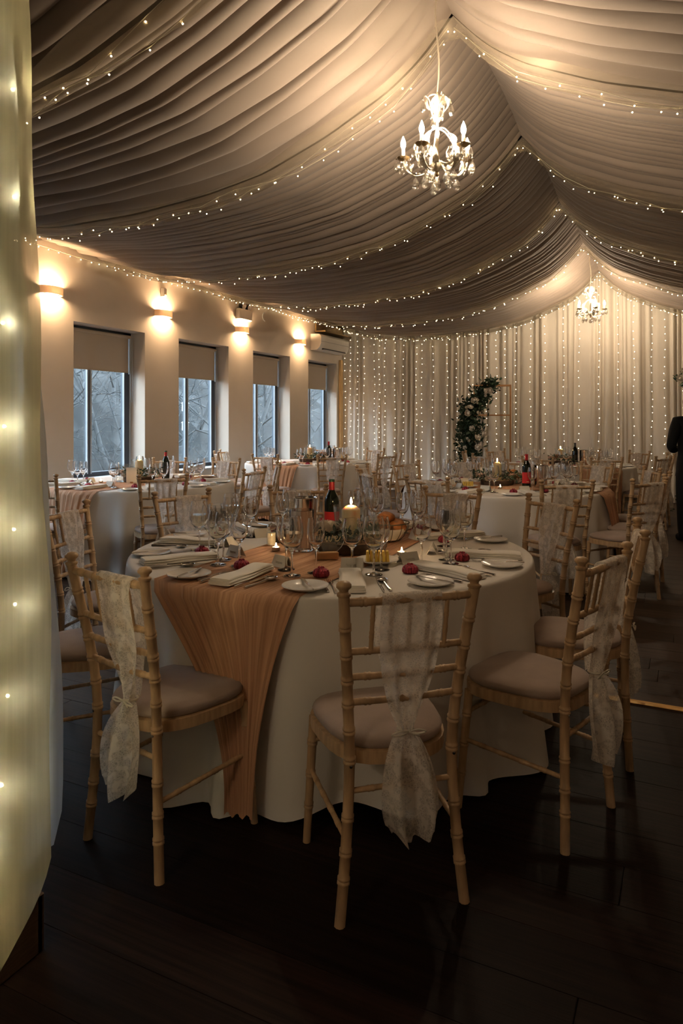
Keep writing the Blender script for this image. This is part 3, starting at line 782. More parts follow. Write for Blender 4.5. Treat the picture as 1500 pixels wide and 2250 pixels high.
def rail(z, y, r, nodes=(0.16, 0.5, 0.84), sag=0.006):
    hw = float(np.interp(z, [0.42, 0.62, 0.905], [0.151, 0.160, 0.185])) - 0.004
    return bamboo(smooth_path([(-hw, y, z), (-hw / 2, y - sag, z), (0, y - sag * 1.3, z), (hw / 2, y - sag, z), (hw, y, z)], 3), r, nodes)
def chair(label, loc, rz):
    c = thing('chair', label, 'chair', (loc[0], loc[1], 0), rz, group='limewashed wooden chairs')
    for s_ in (-1, 1): obj('back_post', cached('post%d' % s_, lambda: chair_post(s_), 50), 'chair_wood', c)
    for s_ in (-1, 1):
        obj('front_leg', cached('fleg%d' % s_, lambda: bamboo([(s_ * 0.186, 0.188, 0.0), (s_ * 0.170, 0.154, 0.42)], 0.0125, [0.3, 0.55, 0.8], 10, 1.25), 50), 'chair_wood', c)
    obj('top_rail', cached('rail0', lambda: rail(0.884, -0.257, 0.0115, (0.13, 0.36, 0.64, 0.87)), 50), 'chair_wood', c)
    for k, (z, y) in enumerate(((0.745, -0.230), (0.672, -0.216), (0.600, -0.205))):
        obj('cross_rail', cached('rail%d' % (k + 1), lambda: rail(z, y, 0.0095), 50), 'chair_wood', c)
    sp = cached('spindle', lambda: bamboo([(0, 0, 0), (0, -0.026, 0.140)], 0.0065, [0.33, 0.66], 8), 50)
    for x in (-0.108, -0.054, 0, 0.054, 0.108): obj('spindle', sp, 'chair_wood', c, (x * 0.98, -0.2385, 0.745))
    obj('seat_frame', cached('seat_frame', seat_frame), 'chair_wood', c)
    obj('seat_cushion', cached('cushion', cushion, 60), 'cushion', c)
    obj('stretcher', cached('str_b', lambda: bamboo([(-0.152, -0.191, 0.352), (0.152, -0.191, 0.352)], 0.008, (0.2, 0.5, 0.8), 8), 50), 'chair_wood', c)
    obj('stretcher', cached('str_f', lambda: bamboo([(-0.172, 0.154, 0.345), (0.172, 0.154, 0.345)], 0.008, (0.3, 0.7), 8), 50), 'chair_wood', c)
    for s_ in (-1, 1):
        obj('stretcher', cached('str_s%d' % s_, lambda: bamboo([(s_ * 0.177, 0.170, 0.245), (s_ * 0.162, -0.195, 0.225)], 0.008, (0.2, 0.4, 0.6, 0.8), 8), 50), 'chair_wood', c)
        obj('screw', cached('screw', lambda: MB().lathe([(0.005, 0), (0.0045, 0.002), (0.001, 0.003)], 8, M=Matrix.Rotation(PI / 2, 4, 'X'))), 'dark_steel', c, (s_ * 0.151, -0.2055, 0.425))
    return c
def sash_mesh(var):
    R = random.Random(500 + var); off = (-0.035, 0.0, 0.055, 0.02)[var % 4]; ti = off * 0.8 + R.uniform(-.008, .012)
    ph = [R.uniform(0, 6.3) for _ in range(4)]
    # stations: (y, z, half width, centre x, fold depth)
    st = []
    for f in np.linspace(0, 1, 13): # inner layer, rising from the tie to the top rail
        st.append((-0.182 - 0.020 * f - 0.038 * f * f, 0.515 + 0.375 * f, 0.016 + 0.070 * min(1, f * 1.5) ** 0.8, ti + (off - ti) * f, 0.006))
    st += [(-0.244, 0.899, 0.087, off, 0.001), (-0.260, 0.9035, 0.088, off, 0.001), (-0.276, 0.897, 0.088, off, 0.001)]
    for f in np.linspace(0, 1, 18)[1:]: # outer layer
        w = 0.088 * (1 - 0.10 * f) if f < 0.5 else 0.084 - 0.066 * ((f - 0.5) / 0.5) ** 1.5
        st.append((-0.279 + 0.072 * f - 0.010 * f * (1 - f), 0.885 - 0.372 * f, w, off + (ti - off) * f, 0.004 + 0.012 * f * f))
    tl = 0.30 + R.uniform(-0.03, 0.04)
    for f in np.linspace(0, 1, 15)[1:]: # gathered tail
        w = 0.018 + (0.058 + 0.008 * (var % 3)) * math.sin(PI * min(0.9, 0.86 * f)) ** 0.8
        st.append((-0.208 - 0.035 * math.sin(f * 2.2), 0.513 - tl * f, w, ti + 0.012 * f * (1 if var % 2 else -1), 0.017 + 0.012 * f))
    rows = []
    for k, (y, z, w, cx, a) in enumerate(st):
        r = []
        for j in range(23):
            q = j / 11.0 - 1
            yy = y - a * math.sin(q * 5.5 + ph[0] + z * 2) - a * 0.5 * math.sin(q * 11 + ph[1])
            if a > 0.012: yy -= 0.0
            zz = z + (0.014 * math.sin(q * 4 + ph[2]) if k >= len(st) - 2 else 0)
            r.append((cx + w * q * (1 + 0.05 * math.sin(z * 23 + ph[3])), yy, zz))
        rows.append(r)
    return MB().grid(rows), ti
def bow_mesh(ti):
    m = MB()
    m.tube([(ti + 0.021 * math.cos(a), -0.205 + 0.021 * math.sin(a), 0.513) for a in np.linspace(0, 2 * PI, 13)], 0.004, 5, cap=False)
    for s_ in (-1, 1):
        m.tube(arc([(ti, -0.232, 0.513), (ti + s_ * 0.025, -0.240, 0.520), (ti + s_ * 0.05, -0.236, 0.510), (ti + s_ * 0.025, -0.236, 0.507), (ti, -0.232, 0.512)], 4), 0.0025, 5)
        m.tube([(ti, -0.232, 0.512), (ti + s_ * 0.03, -0.24, 0.505 - 0.003 * s_)], 0.0022, 5)
    return m
SASH = []
for v in range(4):
    sm, ti = sash_mesh(v); SASH.append((sm.mesh('lace_sash', 180), bow_mesh(ti).mesh('ribbon', 180)))
def sash(label, loc, rz, var):
    s_ = obj('lace_sash', SASH[var][0], 'lace', None, (loc[0], loc[1], 0), (0, 0, rz)); tag(s_, label, 'chair sash', 'lace chair sashes')
    obj('ribbon_tie', SASH[var][1], 'ribbon', s_)

# ------------------------------------------------------------------ tables, cloths, runners
TR = 0.915; TZ = 0.758
def cloth_mesh(seed):
    R = random.Random(seed); N = 240; nf = 17
    wd = [R.uniform(0.5, 1.6) for _ in range(nf)]; t = sum(wd); b = [0]
    for w in wd: b.append(b[-1] + w / t)
    am = [R.uniform(0.55, 1.25) for _ in range(nf)]
    def fold(a):
        f = (a / (2 * PI)) % 1.0
        for i in range(nf):
            if f <= b[i + 1] + 1e-9:
                q = (f - b[i]) / (b[i + 1] - b[i]); return am[i] * (0.5 - 0.5 * math.cos(2 * PI * q))
        return 0
    fs = [fold(2 * PI * k / N) for k in range(N)]
    hem = [0.012 + 0.05 * max(0, math.sin(2 * PI * k / N * 4 + seed)) ** 3 for k in range(N)]
    rows = []
    for r in (0.0, 0.3, 0.6, 0.8, 0.88, 0.905): rows.append([(r * math.cos(2 * PI * k / N), r * math.sin(2 * PI * k / N), TZ) for k in range(N)])
    for r, z in ((0.915, TZ - 0.002), (0.922, TZ - 0.008), (0.926, TZ - 0.018)): rows.append([(r * math.cos(2 * PI * k / N), r * math.sin(2 * PI * k / N), z) for k in range(N)])
    for i in range(1, 25):
        f = i / 24.0; rw = []
        for k in range(N):
            a = 2 * PI * k / N; z = (TZ - 0.018) * (1 - f) + hem[k] * f
            r = 0.926 + 0.030 * f + (0.004 + 0.090 * f ** 1.15) * (fs[k] - 0.35) + 0.012 * f * math.sin(a * 3 + seed)
            aa = a + 0.02 * f * math.sin(a * 5 + seed)
            rw.append((r * math.cos(aa), r * math.sin(aa), z))
        rows.append(rw)
    rows = [r + [r[0]] for r in rows]
    return MB().grid(rows)
def runner_mesh(seed, lo=0.05, lo2=0.3, hw=0.32, shift=0.12, bottom=0.06):
    R = random.Random(seed); nq = 64; ph = [R.uniform(0, 6.3) for _ in range(6)]
    rows = []
    def wr(q, s): return 0.55 * math.sin(q * 34 + ph[0] + 0.8 * math.sin(s * 2.2)) + 0.3 * math.sin(q * 61 + ph[1] + s) + 0.25 * math.sin(q * 15 + ph[2] + s * .7)
    S = []
    def hang(sign, low, n, w_end, sh):
        out = []
        for i in range(1, n + 1):
            f = i / n; z = (TZ - 0.006) * (1 - f) + low * f
            g = f * (TZ - low) / 0.72
            w = w_end + (hw - w_end) * max(0, 1 - g) ** 2.4 if sh else hw + (w_end - hw) * min(1, g) ** 0.75
            out.append((sign, z, w, sh * (1 - max(0, 1 - g) ** 2.4), g))
        return out[:]
    far = hang(1, lo2, 10, 0.24, 0)[::-1]; near = hang(-1, lo, 26, bottom, shift)
    uvs = []; s = 0.0
    for sign, z, w, sh, g in far: rows.append(('h', sign, z, w, sh, g))
    for y in np.linspace(1, -1, 34): rows.append(('t', y))
    for sign, z, w, sh, g in near: rows.append(('h', sign, z, w, sh, g))
    G = []
    for i, rr in enumerate(rows):
        r = []
        for j in range(nq + 1):
            q = j / (nq / 2.0) - 1
            if rr[0] == 't':
                x = q * hw * (1 + 0.03 * math.sin(rr[1] * 5 + ph[3])); ye = math.sqrt(max(0, (TR + 0.006) ** 2 - x * x)); y = rr[1] * ye
                z = TZ + 0.0035 + 0.0016 * wr(q, rr[1] * 3)
                if abs(rr[1]) > 0.98: z -= 0.002
                r.append((x, y, z))
            else:
                _, sign, z, w, sh, g = rr
                x = q * w + sh; rad = 0.945 + 0.055 * (1 - z / TZ) + 0.035 * min(1, g * 1.5) + (0.006 + 0.010 * g) * min(1, w / 0.2) ** 1.5 * wr(q, g * 3)
                zz = z + (0.008 * math.sin(q * 9 + ph[4]) if i in (0, len(rows) - 1) else 0)
                y = sign * math.sqrt(max(0.02, rad * rad - x * x)); r.append((x, y, max(0.008, zz)))
        G.append(r)
    m = MB().grid(G).mesh('table_runner', 180)
    uv = m.uv_layers.new(name='UVMap'); nv = nq + 1
    vi = np.zeros(len(m.loops), dtype=np.int32); m.loops.foreach_get('vertex_index', vi)
    u = (vi % nv) / nq; v = (vi // nv) / len(G)
    uv.data.foreach_set('uv', np.stack([u, v], 1).astype(np.float32).ravel())
    return m
ORD = ['', 'first', 'second', 'third', 'fourth', 'fifth', 'sixth']
TABLES = {
    1: dict(c=plan(-0.049, 3.314), name='front table', rot=[.13, .11, 0, 0, 0, -.17, -.1, 0, 0, 0], ang=[8.0, 41.0, 71.5, 117, 147, -27.5, -64, -101, -137, -170], rr=[1.19, 1.105, 1.09, 1.12, 1.12, 1.10, 1.10, 1.12, 1.10, 1.12], run=0.0),
    2: dict(c=plan(-2.00, 6.92), name='first window table', ang=[24, 66, 102, 150, -20, -60, 180, -95], rr=[1.18, 1.06, 1.12, 1.10, 1.10, 1.1, 1.0, 1.1], run=0.0),
    3: dict(c=plan(-0.49, 10.3), name='far window table', ang=[14, 46, 82, 130, -21, -72, -110, 170], rr=[1.22, 1.25, 1.1, 1.1, 1.1, 1.08, 1.1, 0.95], run=0.0),
    4: dict(c=plan(1.51, 6.50), name='middle right table', ang=[5, 32, 57, 90, 124, 158, -37, -72, -106, -142, -175], rr=[1.20, 1.24, 1.12, 1.1, 1.1, 1.12, 1.14, 1.1, 1.10, 1.06, 1.1], run=PI / 2),
    5: dict(c=plan(3.07, 9.68), name='farthest right table', ang=[3, 40, 76, 112, 148, -30, -67, -105, -150], rr=[1.12, 1.12, 1.1, 1.1, 1.1, 1.1, 1.1, 1.1, 1.1], run=0.66),
}
def seat_phrase(i, angs):
    base = 0
    rights = sorted([a for a in angs[1:] if a > angs[0]]); lefts = sorted([a for a in angs[1:] if a < angs[0]], reverse=True)
    a = angs[i]
    if i == 0: return 'nearest seat'
    if a in rights: return ORD[rights.index(a) + 1] + ' seat to the right'
    return ORD[lefts.index(a) + 1] + ' seat to the left'
def seat_frame_of(T, a):
    a = math.radians(a); d = plan(math.sin(a), -math.cos(a)); d = Vector((d[0], d[1])); inn = -d
    rz = math.atan2(inn.y, inn.x) - PI / 2
    return d, Vector((inn.y, -inn.x)), rz
sash_k = {1: {0: 1, 1: 2, 2: 3, 3: 0, 4: 0, 5: 2, 6: 0, 7: 1, 8: 0, 9: 1}}
for t, T in TABLES.items():
    cx_, cy_ = T['c']
    tb = thing('round_table', 'round banquet table hidden under its cloth, ' + T['name'], 'table', (cx_, cy_, 0), group='round tables')
    obj('table_top', cached('ttop', lambda: MB().lathe([(0.0, 0.722), (0.90, 0.722), (0.906, 0.73), (0.906, 0.748), (0.90, 0.752), (0.0, 0.752)], 64)), 'table_wood', tb)
    for k in range(4):
        a = PI / 4 + k * PI / 2
        obj('leg', cached('tleg', lambda: MB().tube([(0, 0, 0), (0, 0, 0.72)], 0.02, 8)), 'dark_steel', tb, (0.55 * math.cos(a), 0.55 * math.sin(a), 0))
    o = obj('tablecloth', cloth_mesh(20 + t).mesh('tablecloth', 50), 'table_linen', None, (cx_, cy_, 0), (0, 0, t * 0.7)); tag(o, 'floor-length white cloth over the round ' + T['name'], 'tablecloth', 'white tablecloths')
    o = obj('table_runner', runner_mesh(60 + t, shift=0.17 if t == 1 else 0.0, bottom=0.05 if t == 1 else 0.2), 'runner', None, (cx_, cy_, 0), (0, 0, T['run']))
    tag(o, 'terracotta gauze runner trailing over the ' + T['name'], 'table runner', 'gauze runners')
    for i, (a, r) in enumerate(zip(T['ang'], T['rr'])):
        d, rt, rz = seat_frame_of(T, a); R = random.Random(t * 50 + i)
        p = Vector((cx_, cy_)) + d * r
        rz += R.uniform(-0.06, 0.06) if t > 1 else T['rot'][i]
        ph = seat_phrase(i, T['ang'])
        chair('limewashed wooden chair with padded seat, %s, %s' % (ph, T['name']), p, rz)
        sash('white lace sash on the chair of the %s, %s' % (ph, T['name']), p, rz, sash_k.get(t, {}).get(i, R.randrange(4)))

# ------------------------------------------------------------------ tableware
def wine_glass(h, rb, rw, hb, thick=0.0016):
    """h total height, rb widest bowl radius, rw rim radius, hb bowl height"""
    z0 = h - hb
    out = [(0.034, 0.0), (0.0345, 0.002), (0.018, 0.005), (0.006, 0.010), (0.0042, 0.025), (0.0038, z0 - 0.015), (0.006, z0 - 0.004)]
    bowl = [(0.018, 0.03), (0.55, 0.10), (0.80, 0.22), (0.96, 0.38), (1.0, 0.5), (0.97, 0.68), (0.9, 0.85)]
    ob = [(max(0.012, rb * a), z0 + hb * b) for a, b in bowl] + [(rw, h)]
    ib = [(rw - thick, h - 0.0005)] + [(max(0.0, rb * a - thick * 1.2), z0 + hb * b + thick) for a, b in reversed(bowl)]
    ib[-1] = (0.0005, z0 + hb * 0.06 + thick)
    return MB().lathe(out + ob + ib, 22, cap=True)
def drink(h, rb, hb, lev):
    z0 = h - hb; bowl = [(0.55, 0.10), (0.80, 0.22), (0.96, 0.38), (1.0, 0.5)]
    P = [(0.001, z0 + hb * 0.075)] + [(rb * a - 0.0032, z0 + hb * b + 0.002) for a, b in bowl if b <= lev] 
    P += [(P[-1][0], P[-1][1] + 0.002), (0.001, P[-1][1] + 0.002)]
    return MB().lathe(P, 22)
def plate_m(r=0.085): return MB().lathe([(0.0, 0.0), (r * .6, 0.0), (r * .66, 0.003), (r * .97, 0.012), (r, 0.014), (r * .985, 0.016), (r * .66, 0.007), (r * .6, 0.004), (0.0, 0.004)], 32)
def knife_m():
    m = MB()
    m.tube([(0, 0, 0.004), (0, 0.03, 0.0045), (0, 0.085, 0.004), (0, 0.09, 0.0035)], [0.004, 0.0052, 0.004, 0.003], 8, flat=0.6)
    o = [(-0.0035, 0.088), (0.004, 0.088), (0.0085, 0.11), (0.009, 0.19), (0.004, 0.212), (-0.0035, 0.218)]
    return m.prism(o, 0.003, 0.0045)
def fork_m():
    m = MB()
    m.tube([(0, 0, 0.003), (0, 0.02, 0.004), (0, 0.08, 0.004), (0, 0.125, 0.006), (0, 0.14, 0.005)], [0.006, 0.0055, 0.003, 0.0028, 0.004], 8, flat=1.0)
    m.prism([(-0.005, 0.135), (0.005, 0.135), (0.0115, 0.155), (-0.0115, 0.155)], 0.003, 0.0048)
    for k in range(4):
        x = -0.0097 + k * 0.00647; m.tube([(x, 0.153, 0.004), (x, 0.175, 0.003), (x, 0.197, 0.006)], [0.0019, 0.0017, 0.001], 5)
    return m
def spoon_m():
    m = MB()
    m.tube([(0, 0, 0.003), (0, 0.02, 0.004), (0, 0.08, 0.004), (0, 0.125, 0.007), (0, 0.138, 0.006)], [0.006, 0.0055, 0.003, 0.0028, 0.004], 8)
    rows = []
    for i in range(7):
        f = i / 6.0; rows.append([((0.021 * math.sin(PI / 2 * f) + 0.0003) * math.cos(a), 0.166 + (0.031 * math.sin(PI / 2 * f) + 0.0003) * math.sin(a), 0.001 + 0.009 * (1 - math.cos(PI / 2 * f))) for a in np.linspace(0, 2 * PI, 19)])
    m.grid(rows); rows2 = [[(x, y, z + 0.0012) for x, y, z in r] for r in rows]; m.grid(rows2[::-1]); m.grid([rows[-1], rows2[-1]])
    return m
def napkin_m(seed):
    R = random.Random(seed); m = MB(); p = [R.uniform(0, 6.3) for _ in range(3)]
    for lay, (w, z, L) in enumerate(((0.048, 0.000, 0.33), (0.045, 0.008, 0.325), (0.041, 0.016, 0.315))):
        rows = []
        for i in range(15):
            f = i / 14.0; y = -L / 2 + L * f
            e = min(1, min(f, 1 - f) * 14 + 0.55)
            r = []
            for k in range(17):
                a = 2 * PI * k / 16; c, s_ = math.cos(a), math.sin(a)
                x = math.copysign(abs(c) ** 0.5, c) * w * (1 + 0.06 * math.sin(f * 6 + p[0] + lay)) + 0.005 * math.sin(f * 4 + p[1])
                zz = z + 0.006 + 0.0062 * e * math.copysign(abs(s_) ** 0.7, s_) + 0.002 * (1 if s_ > 0 else 0) * math.sin(f * 9 + p[2])
                r.append((x, y, max(0.0, zz)))
            rows.append(r)
        m.grid(rows)
        n = 17; b = len(m.v) - 15 * n
        m.f.append(tuple(b + k for k in range(15, -1, -1))); m.f.append(tuple(b + 14 * n + k for k in range(16)))
    return m
def teacake_m():
    m = MB(); P = [(0.026, 0.0), (0.031, 0.006), (0.031, 0.016), (0.027, 0.026), (0.018, 0.032), (0.012, 0.033), (0.010, 0.037), (0.002, 0.035)]
    seg = 32; V = []; F = []
    for i, (r, z) in enumerate(P):
        for k in range(seg):
            a = 2 * PI * k / seg; q = r * (1 + (0.045 if 0 < i < 5 else 0.12 if i >= 5 else 0.03) * (1 if k % 2 else -1)); V.append((q * math.cos(a), q * math.sin(a), z + (0.002 if i == 6 and k % 4 < 2 else 0)))
    for i in range(len(P) - 1):
        for k in range(seg): F.append((i * seg + k, i * seg + (k + 1) % seg, (i + 1) * seg + (k + 1) % seg, (i + 1) * seg + k))
    F.append(tuple(range(seg - 1, -1, -1))); F.append(tuple((len(P) - 1) * seg + k for k in range(seg)))
    return m.add(V, F)
def card_m():
    m = MB(); h, d, w, t = 0.045, 0.024, 0.045, 0.0008
    m.add([(-w, -d, 0), (w, -d, 0), (w, 0, h), (-w, 0, h), (w, d, 0), (-w, d, 0), (-w, -d + t * 2, 0), (w, -d + t * 2, 0), (w, 0, h - t * 3), (-w, 0, h - t * 3), (w, d - t * 2, 0), (-w, d - t * 2, 0)],
          [(0, 1, 2, 3), (3, 2, 4, 5), (7, 6, 9, 8), (8, 9, 11, 10), (0, 6, 7, 1), (5, 4, 10, 11), (1, 7, 8, 2), (2, 8, 10, 4), (6, 0, 3, 9), (9, 3, 5, 11)])
    return m
def script_m():
    m = MB(); n = 40
    pts = [(-0.022 + 0.044 * k / n, -0.0145 + 0.004 * math.sin(k * 1.1) * (1.6 if k in (0, 1, 2, 3, 20, 21) else 1) * 0.5 - 0.0003, 0) for k in range(n + 1)]
    sl = 0.045 / 0.024
    pts = [(x, y - 0.0009, (y + 0.024) * sl + 0.0003) for x, y, z in pts]
    return m.tube(pts, 0.0006, 3)
def ware(name, key, fn, m, T, fr, lx, r, z, rot, label, cat, group, scale=None, smooth=35):
    d, rt, rz = fr; p = Vector(T['c']) + d * r + rt * lx
    o = obj(name, cached(key, fn, smooth), m, None, (p.x, p.y, z), (0, 0, rz + rot), scale); return tag(o, label, cat, group)
for t, T in TABLES.items():
    full = t == 1; gm = 'wine_glass'
    zt = TZ + 0.001
    for i, a in enumerate(T['ang']):
        R = random.Random(900 + t * 40 + i); fr = seat_frame_of(T, a + R.uniform(-2, 2))
        w_ = '%s, %s' % (seat_phrase(i, T['ang']), T['name'])
        J = lambda s_=0.012: R.uniform(-s_, s_)
        # does this spot lie on the runner?
        def zz(lx, r):
            d, rt, rz = fr; p = d * r + rt * lx; c, s_ = math.cos(-T['run']), math.sin(-T['run'])
            return TZ + (0.0062 if abs(p.x * c - p.y * s_) < 0.34 else 0.0008)
        ware('side_plate', 'plate', plate_m, 'porcelain', T, fr, -0.185, 0.80, zz(-0.185, 0.80), 0, 'small white side plate, ' + w_, 'plate', 'side plates')
        ware('napkin', 'napkin%d' % (i % 3), lambda: napkin_m(i % 3), 'napkin_linen', T, fr, 0.0 + J(), 0.71, zz(0, 0.71), J(0.10), 'folded white linen napkin, ' + w_, 'napkin', 'folded napkins', smooth=60)
        ware('wrapped_teacake', 'teacake', teacake_m, 'red_foil', T, fr, -0.105 + J(), 0.60 + J(0.03), zz(-0.1, 0.6), J(1), 'red foil-wrapped chocolate teacake, ' + w_, 'sweet', 'foil-wrapped teacakes', smooth=0)
        ware('fork', 'fork', fork_m, 'steel', T, fr, -0.082 + J(0.006), 0.86, zz(-0.08, 0.8), J(0.06), 'steel dinner fork, ' + w_, 'fork', 'forks')
        ware('dinner_knife', 'knife', knife_m, 'steel', T, fr, 0.082 + J(0.006), 0.87, zz(0.08, 0.8), J(0.06), 'steel dinner knife, ' + w_, 'knife', 'knives')
        cd = ware('place_card', 'card', card_m, 'card', T, fr, 0.03 + J(0.02), 0.475 + J(0.02), zz(0.03, 0.48), J(0.35), 'small folded name card, ' + w_, 'place card', 'name cards', smooth=0)
        gx = 0.10 + J(0.02) if i == 0 and full else 0.155 + J(0.02)
        g1 = ware('water_goblet', 'goblet', lambda: wine_glass(0.228, 0.045, 0.036, 0.132), gm, T, fr, gx, 0.60 + J(0.015), zz(gx, 0.6), 0, 'larger clear glass goblet, ' + w_, 'glass', 'goblets', smooth=60)
        g2 = ware('wine_glass', 'wineglass', lambda: wine_glass(0.208, 0.040, 0.032, 0.115), gm, T, fr, gx - 0.082 + J(0.01), 0.535 + J(0.02), zz(gx - .06, 0.54), 0, 'smaller clear wine glass, ' + w_, 'glass', 'wine glasses', smooth=60)
        if full:
            obj('drink', cached('drink1', lambda: drink(0.228, 0.045, 0.132, 0.5), 60), 'pale_drink', g1)
            obj('handwriting', cached('script', script_m), 'ink', cd)
            ware('slim_wine_glass', 'slimglass', lambda: wine_glass(0.215, 0.036, 0.030, 0.118), gm, T, fr, gx + 0.055 + J(0.01), 0.515 + J(0.02), zz(gx, 0.5), 0, 'slimmer clear wine glass, ' + w_, 'glass', 'slim wine glasses', smooth=60)
            ware('dessert_fork', 'fork', fork_m, 'steel', T, fr, -0.108, 0.845, zz(-0.1, .8), J(0.06), 'outer steel fork, ' + w_, 'fork', 'forks', scale=0.88)
            ware('soup_spoon', 'spoon', spoon_m, 'steel', T, fr, 0.118 + J(0.006), 0.86, zz(0.12, 0.8), J(0.06), 'steel soup spoon, ' + w_, 'spoon', 'spoons', scale=0.95)
            ware('butter_knife', 'knife', knife_m, 'steel', T, fr, -0.165, 0.89, zz(-0.165, 0.8) + 0.0145, 0.12 + J(0.1), 'butter knife laid on the side plate, ' + w_, 'knife', 'knives', scale=0.85)

# ------------------------------------------------------------------ centrepieces
def candle(x, y, z, h, r, label, flame=True):
    c = thing('pillar_candle', label, 'candle', (x, y, z), group='lit pillar candles')
    obj('wax', MB().lathe([(0.0, 0), (r, 0), (r, h * 0.97), (r * 0.96, h), (r * 0.55, h + r * 0.32), (r * 0.2, h + r * 0.42), (0, h + r * 0.42)], 28), 'wax', c)
    obj('wick', MB().tube([(0, 0, h + r * 0.4), (0.001, 0, h + r * 0.4 + 0.008)], 0.0012, 5), 'wick', c)
    obj('flame', cached('flame', lambda: MB().lathe([(0.001, 0), (0.0045, 0.006), (0.0055, 0.012), (0.0035, 0.022), (0.0005, 0.032)], 10)), 'flame', c, (0, 0, h + r * 0.4 + 0.005))
    return c
def tealight(x, y, z, label):
    c = thing('tealight', label, 'candle', (x, y, z), group='tealights')
    obj('cup', cached('tl_cup', lambda: MB().lathe([(0.0, 0), (0.019, 0), (0.0205, 0.017), (0.0195, 0.017), (0.0185, 0.003), (0.0, 0.003)], 20)), 'tin', c)
    obj('wax', cached('tl_wax', lambda: MB().lathe([(0.0, 0.0035), (0.018, 0.0035), (0.0188, 0.0135), (0.0, 0.0132)], 20)), 'wax', c)
    obj('flame', cached('tl_flame', lambda: MB().lathe([(0.0008, 0), (0.0035, 0.004), (0.0042, 0.008), (0.0022, 0.015), (0.0004, 0.021)], 8)), 'flame', c, (0, 0, 0.0145))
def bottle(x, y, z, label, lab='wine_label', cap='cap_red', top='cap_green', sc=1.0):
    b = thing('wine_bottle', label, 'bottle', (x, y, z), 0, group='wine bottles', scale=sc)
    obj('glass_body', cached('bot_body', lambda: MB().lathe([(0.0, 0), (0.034, 0), (0.0375, 0.004), (0.0375, 0.185), (0.034, 0.205), (0.022, 0.228), (0.0148, 0.245), (0.0138, 0.295), (0.0, 0.296)], 28)), 'bottle_glass', b)
    obj('label', cached('bot_lab', lambda: MB().lathe([(0.0379, 0.035), (0.0380, 0.135), (0.0378, 0.1352), (0.0377, 0.035)], 28, cap=False)), lab, b)
    obj('label_print', cached('bot_print', lambda: MB().add([(0.0384 * math.cos(a), 0.0384 * math.sin(a), zz_) for zz_ in (0.047, 0.053) for a in np.linspace(-1.9, -1.3, 6)], [(k, k + 1, k + 7, k + 6) for k in range(5)])), 'gold_ink', b, rot=(0, 0, YAW + 0.1))
    obj('capsule', cached('bot_cap', lambda: MB().lathe([(0.0152, 0.243), (0.0143, 0.28), (0.0150, 0.283), (0.0150, 0.294), (0.0140, 0.2965), (0.0, 0.2968)], 20)), cap, b)
    obj('capsule_top', cached('bot_top', lambda: MB().lathe([(0.0153, 0.286), (0.0153, 0.296), (0.0145, 0.2985), (0.0, 0.299)], 20)), top, b)
def cooler(x, y, z, label):
    c = tag(obj('wine_cooler', cached('cooler', lambda: MB().lathe([(0.0, 0), (0.058, 0), (0.060, 0.004), (0.0605, 0.192), (0.0625, 0.197), (0.0605, 0.2), (0.0585, 0.196), (0.0575, 0.008), (0.0, 0.006)], 36)), 'steel', None, (x, y, z)), label, 'wine cooler', 'steel wine coolers')
def jar(x, y, z, h, rb, rt, label, name='hurricane_vase', m='vase_glass'):
    o = obj(name, MB().lathe([(0.0, 0), (rb, 0), (rb + 0.002, 0.004), (rt, h), (rt - 0.001, h + 0.002), (rt - 0.003, h), (rb - 0.001, 0.008), (0.0, 0.006)], 36), m, None, (x, y, z)); return tag(o, label, 'glass vase', 'glass vases')
def leaves(R, n, fn, ln=(0.02, 0.04), wd=0.4):
    m = MB()
    for _ in range(n):
        p = Vector(fn(R)); d = Vector((R.uniform(-1, 1), R.uniform(-1, 1), R.uniform(-.5, 1))).normalized(); s_ = d.orthogonal().normalized(); s_.rotate(Matrix.Rotation(R.uniform(0, 6.3), 3, d)); n_ = d.cross(s_)
        L = R.uniform(*ln); w = L * wd * 0.5
        m.add([p, p + d * L * .35 + s_ * w + n_ * L * .06, p + d * L * .7 + s_ * w * .8 + n_ * L * .05, p + d * L, p + d * L * .7 - s_ * w * .8 + n_ * L * .05, p + d * L * .35 - s_ * w + n_ * L * .06], [(0, 1, 5), (1, 2, 4, 5), (2, 3, 4)])
    return m
def rose_m():
    m = MB()
    m.sphere((0, 0, 0.5), 0.42, 10, 6, (1, 1, 1.1))
    for ring, (r, h, n, tilt) in enumerate(((0.42, 0.95, 3, 0.1), (0.6, 0.85, 4, 0.35), (0.85, 0.68, 5, 0.7))):
        for k in range(n):
            a = 2 * PI * k / n + ring * 0.6; rows = []
            for i in range(5):
                f = i / 4.0; rr = 0.2 + (r - 0.2) * math.sin(f * 1.5) + tilt * 0.15 * f * f; z = h * f * (1 - 0.15 * f * tilt)
                rows.append([((rr - 0.08 * q * q) * math.cos(a + q * 0.9 * (0.4 + 0.6 * math.sin(PI * min(.9, f + .15)))), (rr - 0.08 * q * q) * math.sin(a + q * 0.9 * (0.4 + 0.6 * math.sin(PI * min(.9, f + .15)))), z - 0.1 * q * q * f) for q in (-1, -.5, 0, .5, 1)])
            m.grid(rows)
    return m
def rose(par, p, s_, mt='rose', rot=(0, 0, 0)): return obj('rose', cached('rose', rose_m, 180), mt, par, p, rot, s_)
